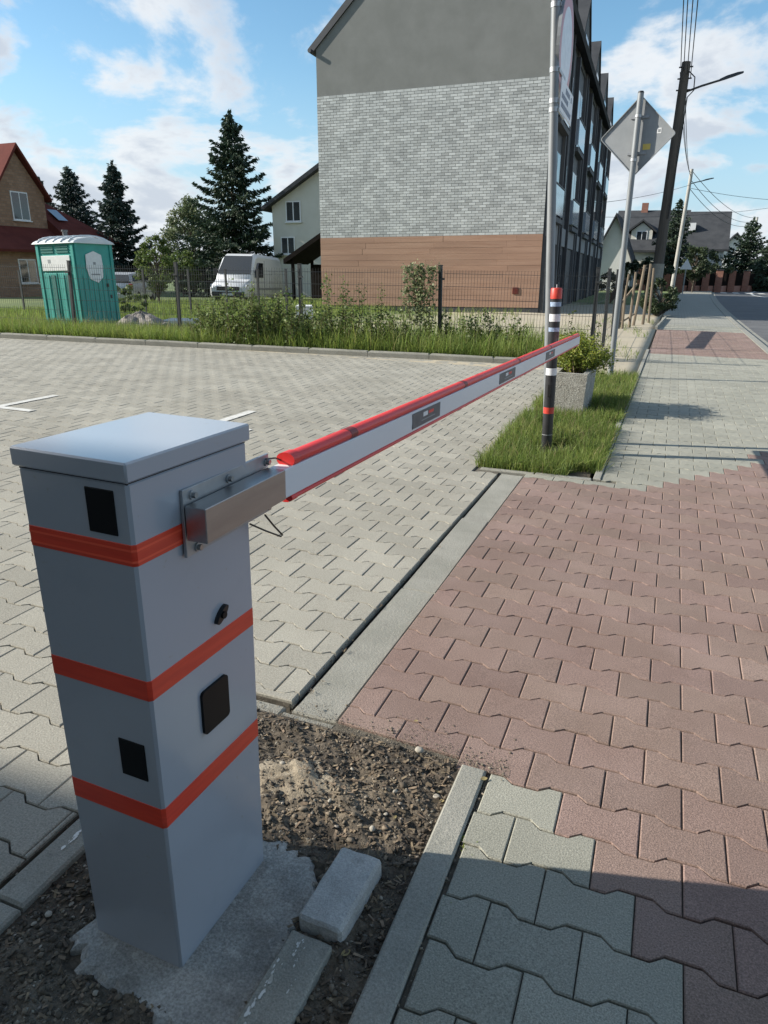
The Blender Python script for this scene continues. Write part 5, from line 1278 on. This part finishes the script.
v, f = blades(pos, .10, .34, .016, .6); o = obj('meadow_grass', npmesh('meadow_grass', v, f, 'tall_grass')); tag(o, 'rough meadow grass on the plot behind the mesh fence', 'grass', kind='stuff')
pos = []
for k in range(1500):
    x = random.uniform(-1.9,-.45); y = random.uniform(12,24); pos.append((x, y, 0)) if math.sin(x*5+y*1.3) > .35 else None
v, f = blades(pos, .04, .14, .01, .8); o = obj('verge_grass', npmesh('verge_grass', v, f, 'grass')); tag(o, 'thin grass tufts on the sandy verge by the stakes', 'grass', kind='stuff')
def weed(px, depth, h, spread, nst, label, group=None, mat='weed_leaf', leaf=.05, name='weed_plant'):
    p = DP(px, 330, depth); x, y = p[0], p[1]; z = gz(x, y) if x < -1.5 else 0; o = thing(name, label, 'weed', (x, y, z), group=group); st = MB(); pos = []
    for k in range(nst):
        a = random.uniform(0,6.3); hh_ = h*random.uniform(.55,1.05); tip = Vector((math.cos(a)*spread*random.random(), math.sin(a)*spread*random.random(), hh_)); b0 = Vector((random.gauss(0,.06),random.gauss(0,.06),0)); m_ = (b0+tip)/2+Vector((random.gauss(0,.03),random.gauss(0,.03),0))
        st.tube([b0, m_, tip], [.006,.004,.002], 4, cap=False)
        for j in range(int(58*hh_)):
            t = random.uniform(.12,1); q = b0*(1-t)**2+m_*2*t*(1-t)+tip*t*t; rr = .085*(1.1-t*.8); pos.append((q.x+random.gauss(0,rr), q.y+random.gauss(0,rr), q.z+random.gauss(0,.03)))
    v, f = leafcloud(pos, leaf, .35); obj('leaves', npmesh('leaves', v, f, mat), o); st.build('stems', 'stem', o, fixn=False); return o
for px, h in ((198,.6),(205,.7),(219,.8),(232,.95),(258,.95),(270,.8),(284,.95),(297,.9),(325,.8),(340,.7),(352,.8),(368,.75),(385,.7),(405,.65),(428,.7),(450,.65),(470,.7),(490,.65),(512,.6),(212,.55),(226,.72),(238,.6),(252,.85),(263,.68),(277,.9),(290,.75),(308,.72),(318,.8),(372,.55),(392,.6),(462,.55),(478,.5),(500,.5),(520,.52)):
    weed(px, 12.3-(px-250)*.002+random.uniform(-.35,.25), h*1.05, .18, 9, 'bushy green weed in the roadside grass below the van' if px < 300 else 'bushy green weed in the roadside grass before the brown boards', 'weeds below the van' if px < 300 else 'weeds before the boards', leaf=.055)
weed(330,12.4,1.28,.12,5,'tall slender weed reaching the fence top near the gable corner'); weed(346,12.3,1.18,.14,7,'tall leafy weed in front of the brown boards'); weed(360,12.4,1.32,.10,4,'tallest thin weed before the middle of the brown boards'); weed(379,12.2,1.05,.08,3,'single thin weed left of the climbing vine')
weed(245,12.0,1.15,.25,10,'large bushy weed in front of the white van')
weed(572,11.4,.85,.10,3,'upright sapling beside the planter and bollard'); weed(595,11.6,1.0,.08,2,'slim weed against the dark building side right of the bollard')
# vine on the mesh
vn = thing('climbing_vine', 'pale leaved vine hanging on the mesh fence before the boards', 'vine', (0,0,0)); pos = []; st = MB()
for k in range(16):
    px = random.uniform(404,437); a = ONY(px, 268+random.uniform(-3,6), 11.74); b_ = ONY(px+random.uniform(-4,4), random.uniform(300,335), 11.72)
    st.tube([a, (a+b_)/2+np.array([random.gauss(0,.03),-.03,0]), b_], .003, 4, cap=False)
    for j in range(60): t = random.random(); q = a*(1-t)+b_*t; pos.append((q[0]+random.gauss(0,.035), q[1]-.03+random.gauss(0,.03), q[2]+random.gauss(0,.03)))
for k in range(120): q = ONY(random.uniform(402,440), 268+random.gauss(0,2.5), 11.74); pos.append((q[0], q[1]-.02+random.gauss(0,.03), q[2]))
MAT['vine_leaf'] = material('vine_leaf', (.16,.20,.09), (.24,.26,.14), rough=.6, scale=5, island=.3, hue=.02, trans=.35)
v, f = leafcloud(pos, .065, .2); obj('leaves', npmesh('leaves', v, f, 'vine_leaf'), vn); st.build('stems', 'stem', vn, fixn=False)

# ------------------------------------------------------------------ building rubble on the plot
gm = DP(141,322,15.6); mb = MB(); N_ = 26; vs = []; fs = []
for j in range(9):
    rr = j/8
    for i in range(N_):
        a = 6.283*i/N_; k = 1+.12*math.sin(3*a+1)+.07*math.sin(7*a); R_ = .95*rr*k; vs.append((R_*math.cos(a), R_*.7*math.sin(a), .50*(1-rr**1.6)+random.uniform(-.045,.045)-.03))
for j in range(8):
    for i in range(N_): fs.append((j*N_+i, j*N_+(i+1)%N_, (j+1)*N_+(i+1)%N_, (j+1)*N_+i))
MAT['rubble'] = material('rubble', (.20,.18,.165), (.29,.265,.24), rough=1, scale=6, speck=.6, speck_scale=30, bump=1, bump_scale=14, stains=[(3,.5,.7,(.14,.12,.105),.7)])
mo = tag(mb.add(vs, fs).build('gravel_heap', 'rubble', None, (gm[0],gm[1],gz(gm[0],gm[1]))), 'heap of grey gravel beside the portable toilet', 'gravel heap')
def plank(px0, px1, py, depth, th, w, mat, name, label, cat, dz=0):
    a = DP(px0,py,depth); b = DP(px1,py,depth); c = (a+b)/2; L_ = np.linalg.norm(b-a); return tag(MB().bevbox(-L_/2,L_/2,-w/2,w/2,-th/2,th/2,.005).build(name, mat, None, (c[0],c[1],gz(c[0],c[1])+th/2+.1+dz), (0,0,math.atan2(b[1]-a[1],b[0]-a[0]))), label, cat)
plank(122,172,318,16.5,.06,.2,'light_render','plank','long pale plank lying before the gravel heap','plank')
plank(166,194,315,17.0,.16,.9,'light_render','board_stack','stack of pale boards right of the gravel heap','boards')
plank(297,312,308,19.0,.35,.6,'white','white_bag','white building bag in the weeds near the fence post','bag', .05)
for i, px in enumerate((142,149,156,163)): plank(px,px+9,320,15.8+.2*i,.08,.12,'red_brick','broken_brick',['red brick fragment at the left of the rubble','red brick fragment second in the rubble row','red brick fragment third in the rubble row','red brick fragment at the right of the rubble'][i],'brick', .02)

# ------------------------------------------------------------------ vehicles
MAT['van_white'] = material('van_white', (.70,.71,.72), (.66,.67,.68), rough=.28, scale=2, coords='obj', stains=[(2.5,.55,.8,(.58,.58,.57),.5)])
MAT['car_silver'] = material('car_silver', (.52,.53,.54), rough=.3, metallic=.35)
MAT['tyre'] = material('tyre', (.018,.018,.018), rough=.9)
MAT['lamp_glass'] = glass('lamp_glass', (.55,.57,.6), .1)
MAT['tail_red'] = glass('tail_red', (.35,.01,.01), .2)
def ringsec(x, w, z0, z1, tum, r=.12, ztum=None):
    """body cross-section at length x: half width w, from z0 to z1, narrowing above ztum"""
    zt = ztum if ztum is not None else (z0+z1)/2; wt = w-tum
    return [(x,-w+.05,z0),(x,-w,z0+.12),(x,-w,zt),(x,-wt,z1-r),(x,-wt+r,z1),(x,wt-r,z1),(x,wt,z1-r),(x,w,zt),(x,w,z0+.12),(x,w-.05,z0)]
def wheel(parent, c, r, w, ax_s):
    t = MB(); n_ = 20
    prof = [(r*.62,-w/2),(r*.93,-w/2),(r,-w/2+.03),(r,w/2-.03),(r*.93,w/2),(r*.62,w/2)]
    vs = []; fs = []
    for (rr, yy_) in prof:
        for k in range(n_): a = 6.283*k/n_; vs.append((c[0]+rr*math.cos(a), c[1]+yy_, c[2]+rr*math.sin(a)))
    for i in range(len(prof)):
        for k in range(n_): j = (i+1) % len(prof); fs.append((i*n_+k, i*n_+(k+1)%n_, j*n_+(k+1)%n_, j*n_+k))
    o = t.add(vs, fs).build('wheel', 'tyre', parent, smooth=True); MB().tube([(c[0],c[1]-w*.36,c[2]),(c[0],c[1]+w*.36,c[2])], r*.63, 16).build('rim', 'zinc', o); return o
# van: local +x = front
vb = DP(227,299,34.5); hd_ = math.atan2(-.97,.22)
van = thing('delivery_van', 'white high roofed delivery van parked below the tall spruce', 'van', (vb[0]-.15,vb[1]+2.2,gz(vb[0],vb[1])-.15), (0,TILT,hd_))
MB().loft([ringsec(-2.95,.93,.45,2.26,.10,.12,1.2),ringsec(-2.85,.99,.35,2.36,.12,.14,1.2),ringsec(.9,.99,.35,2.40,.12,.16,1.2),ringsec(1.20,.99,.35,2.34,.15,.18,1.2),ringsec(1.95,.98,.35,1.50,.10,.12,1.1),ringsec(2.10,.98,.35,1.20,.06,.10,.95),ringsec(2.78,.92,.38,1.0,.05,.10,.8),ringsec(2.92,.82,.42,.84,.04,.08,.7)]).build('body', 'van_white', van, smooth=True)
ws = MB(); ws.add([(1.27,-.70,2.295),(1.27,.70,2.295),(2.0,.82,1.475),(2.0,-.82,1.475),(1.25,-.70,2.25),(1.25,.70,2.25),(1.97,.82,1.44),(1.97,-.82,1.44)],[(0,1,2,3),(0,4,5,1),(1,5,6,2),(2,6,7,3),(3,7,4,0)]); ws.build('windscreen', 'glass', van)
for s in (-1,1):
    sw = MB(); y_ = s*.995; sw.prism([(.55,1.30),(1.78,1.30),(1.60,1.50),(1.15,1.98),(.55,1.98)], min(y_,s*.90), max(y_,s*.90), 'y'); sw.build('side_window', 'glass', van)
    hl = MB(); hl.add([(2.70,s*.62,.98),(2.80,s*.90,.96),(2.905,s*.84,.74),(2.93,s*.60,.76),(2.6,s*.62,.97),(2.6,s*.93,.95),(2.7,s*.87,.74),(2.75,s*.60,.76)],[(0,1,2,3),(0,4,5,1),(1,5,6,2),(2,6,7,3),(3,7,4,0)]); hl.build('headlight', 'lamp_glass', van)
    m_ = MB().bevbox(1.55,1.72,s*1.05-.09,s*1.05+.09,1.35,1.68,.03).build('mirror', 'black', van); MB().box(1.53,1.549,s*1.05-.07,s*1.05+.07,1.39,1.64).build('mirror_glass', 'lamp_glass', m_)
    for x_ in (-1.75,1.85): wheel(van, (x_, s*.86, .34), .34, .24, s)
    MB().bevbox(-2.6,1.4,s*1.0-.012,s*1.0+.012,.72,.82,.004).build('rub_strip', 'sign_back', van)
MB().bevbox(2.86,2.965,-.80,.80,.42,.62,.02).build('bumper', 'black', van); MB().bevbox(2.86,2.945,-.56,.56,.68,.86,.01).build('grille', 'black', van); MB().box(2.966,2.98,-.26,.26,.46,.57).build('number_plate', 'white', van)
MB().tube([(2.945,0,.80),(2.955,0,.80)], .09, 12).build('badge', 'zinc', van)
MB().bevbox(.35,.37,.985,1.003,.45,2.1,.002).build('door_seam', 'sign_back', van)
# silver car, rear three quarter
cb_ = DP(130,294,36.5); car = thing('parked_car', 'silver white hatchback parked between toilet and young tree', 'car', (cb_[0],cb_[1],gz(cb_[0],cb_[1])), (0,TILT,math.atan2(.85,-.35)))
MB().loft([ringsec(-2.05,.72,.35,.85,.04,.1,.6),ringsec(-1.95,.84,.3,1.02,.06,.1,.7),ringsec(-1.0,.87,.25,1.02,.05,.1,.7),ringsec(.7,.87,.25,.98,.05,.1,.7),ringsec(1.6,.84,.28,.85,.08,.12,.65),ringsec(2.05,.70,.35,.66,.06,.1,.55)]).build('body', 'car_silver', car, smooth=True)
MB().loft([ringsec(-1.85,.70,.98,1.06,.02,.03,1.0),ringsec(-1.45,.76,.98,1.42,.16,.10,1.03),ringsec(-.3,.78,.98,1.48,.18,.10,1.03),ringsec(.35,.76,.98,1.40,.18,.10,1.03),ringsec(1.15,.72,.96,1.0,.02,.03,.98)]).build('roof', 'car_silver', car, smooth=True)
rw = MB(); rw.add([(-1.50,-.52,1.38),(-1.50,.52,1.38),(-1.84,.62,1.08),(-1.84,-.62,1.08)],[(0,1,2,3)]); rw = rw.build('rear_window', 'glass', car, (-.035,0,.02)); 
for s in (-1,1):
    sw = MB(); sw.prism([(-1.55,1.08),(.85,1.06),(.25,1.36),(-1.3,1.36)], min(s*.60,s*.765), max(s*.60,s*.765), 'y'); sw.build('side_window', 'glass', car)
    MB().bevbox(-2.02,-1.86,s*.70-.09,s*.70+.09,.72,1.0,.02).build('tail_light', 'tail_red', car)
    for x_ in (-1.3,1.3): wheel(car, (x_, s*.78, .31), .31, .2, s)
MB().bevbox(-2.14,-1.98,-.72,.72,.32,.56,.03).build('bumper', 'car_silver', car); MB().box(-2.075,-2.05,-.26,.26,.66,.78).build('number_plate', 'white', car)
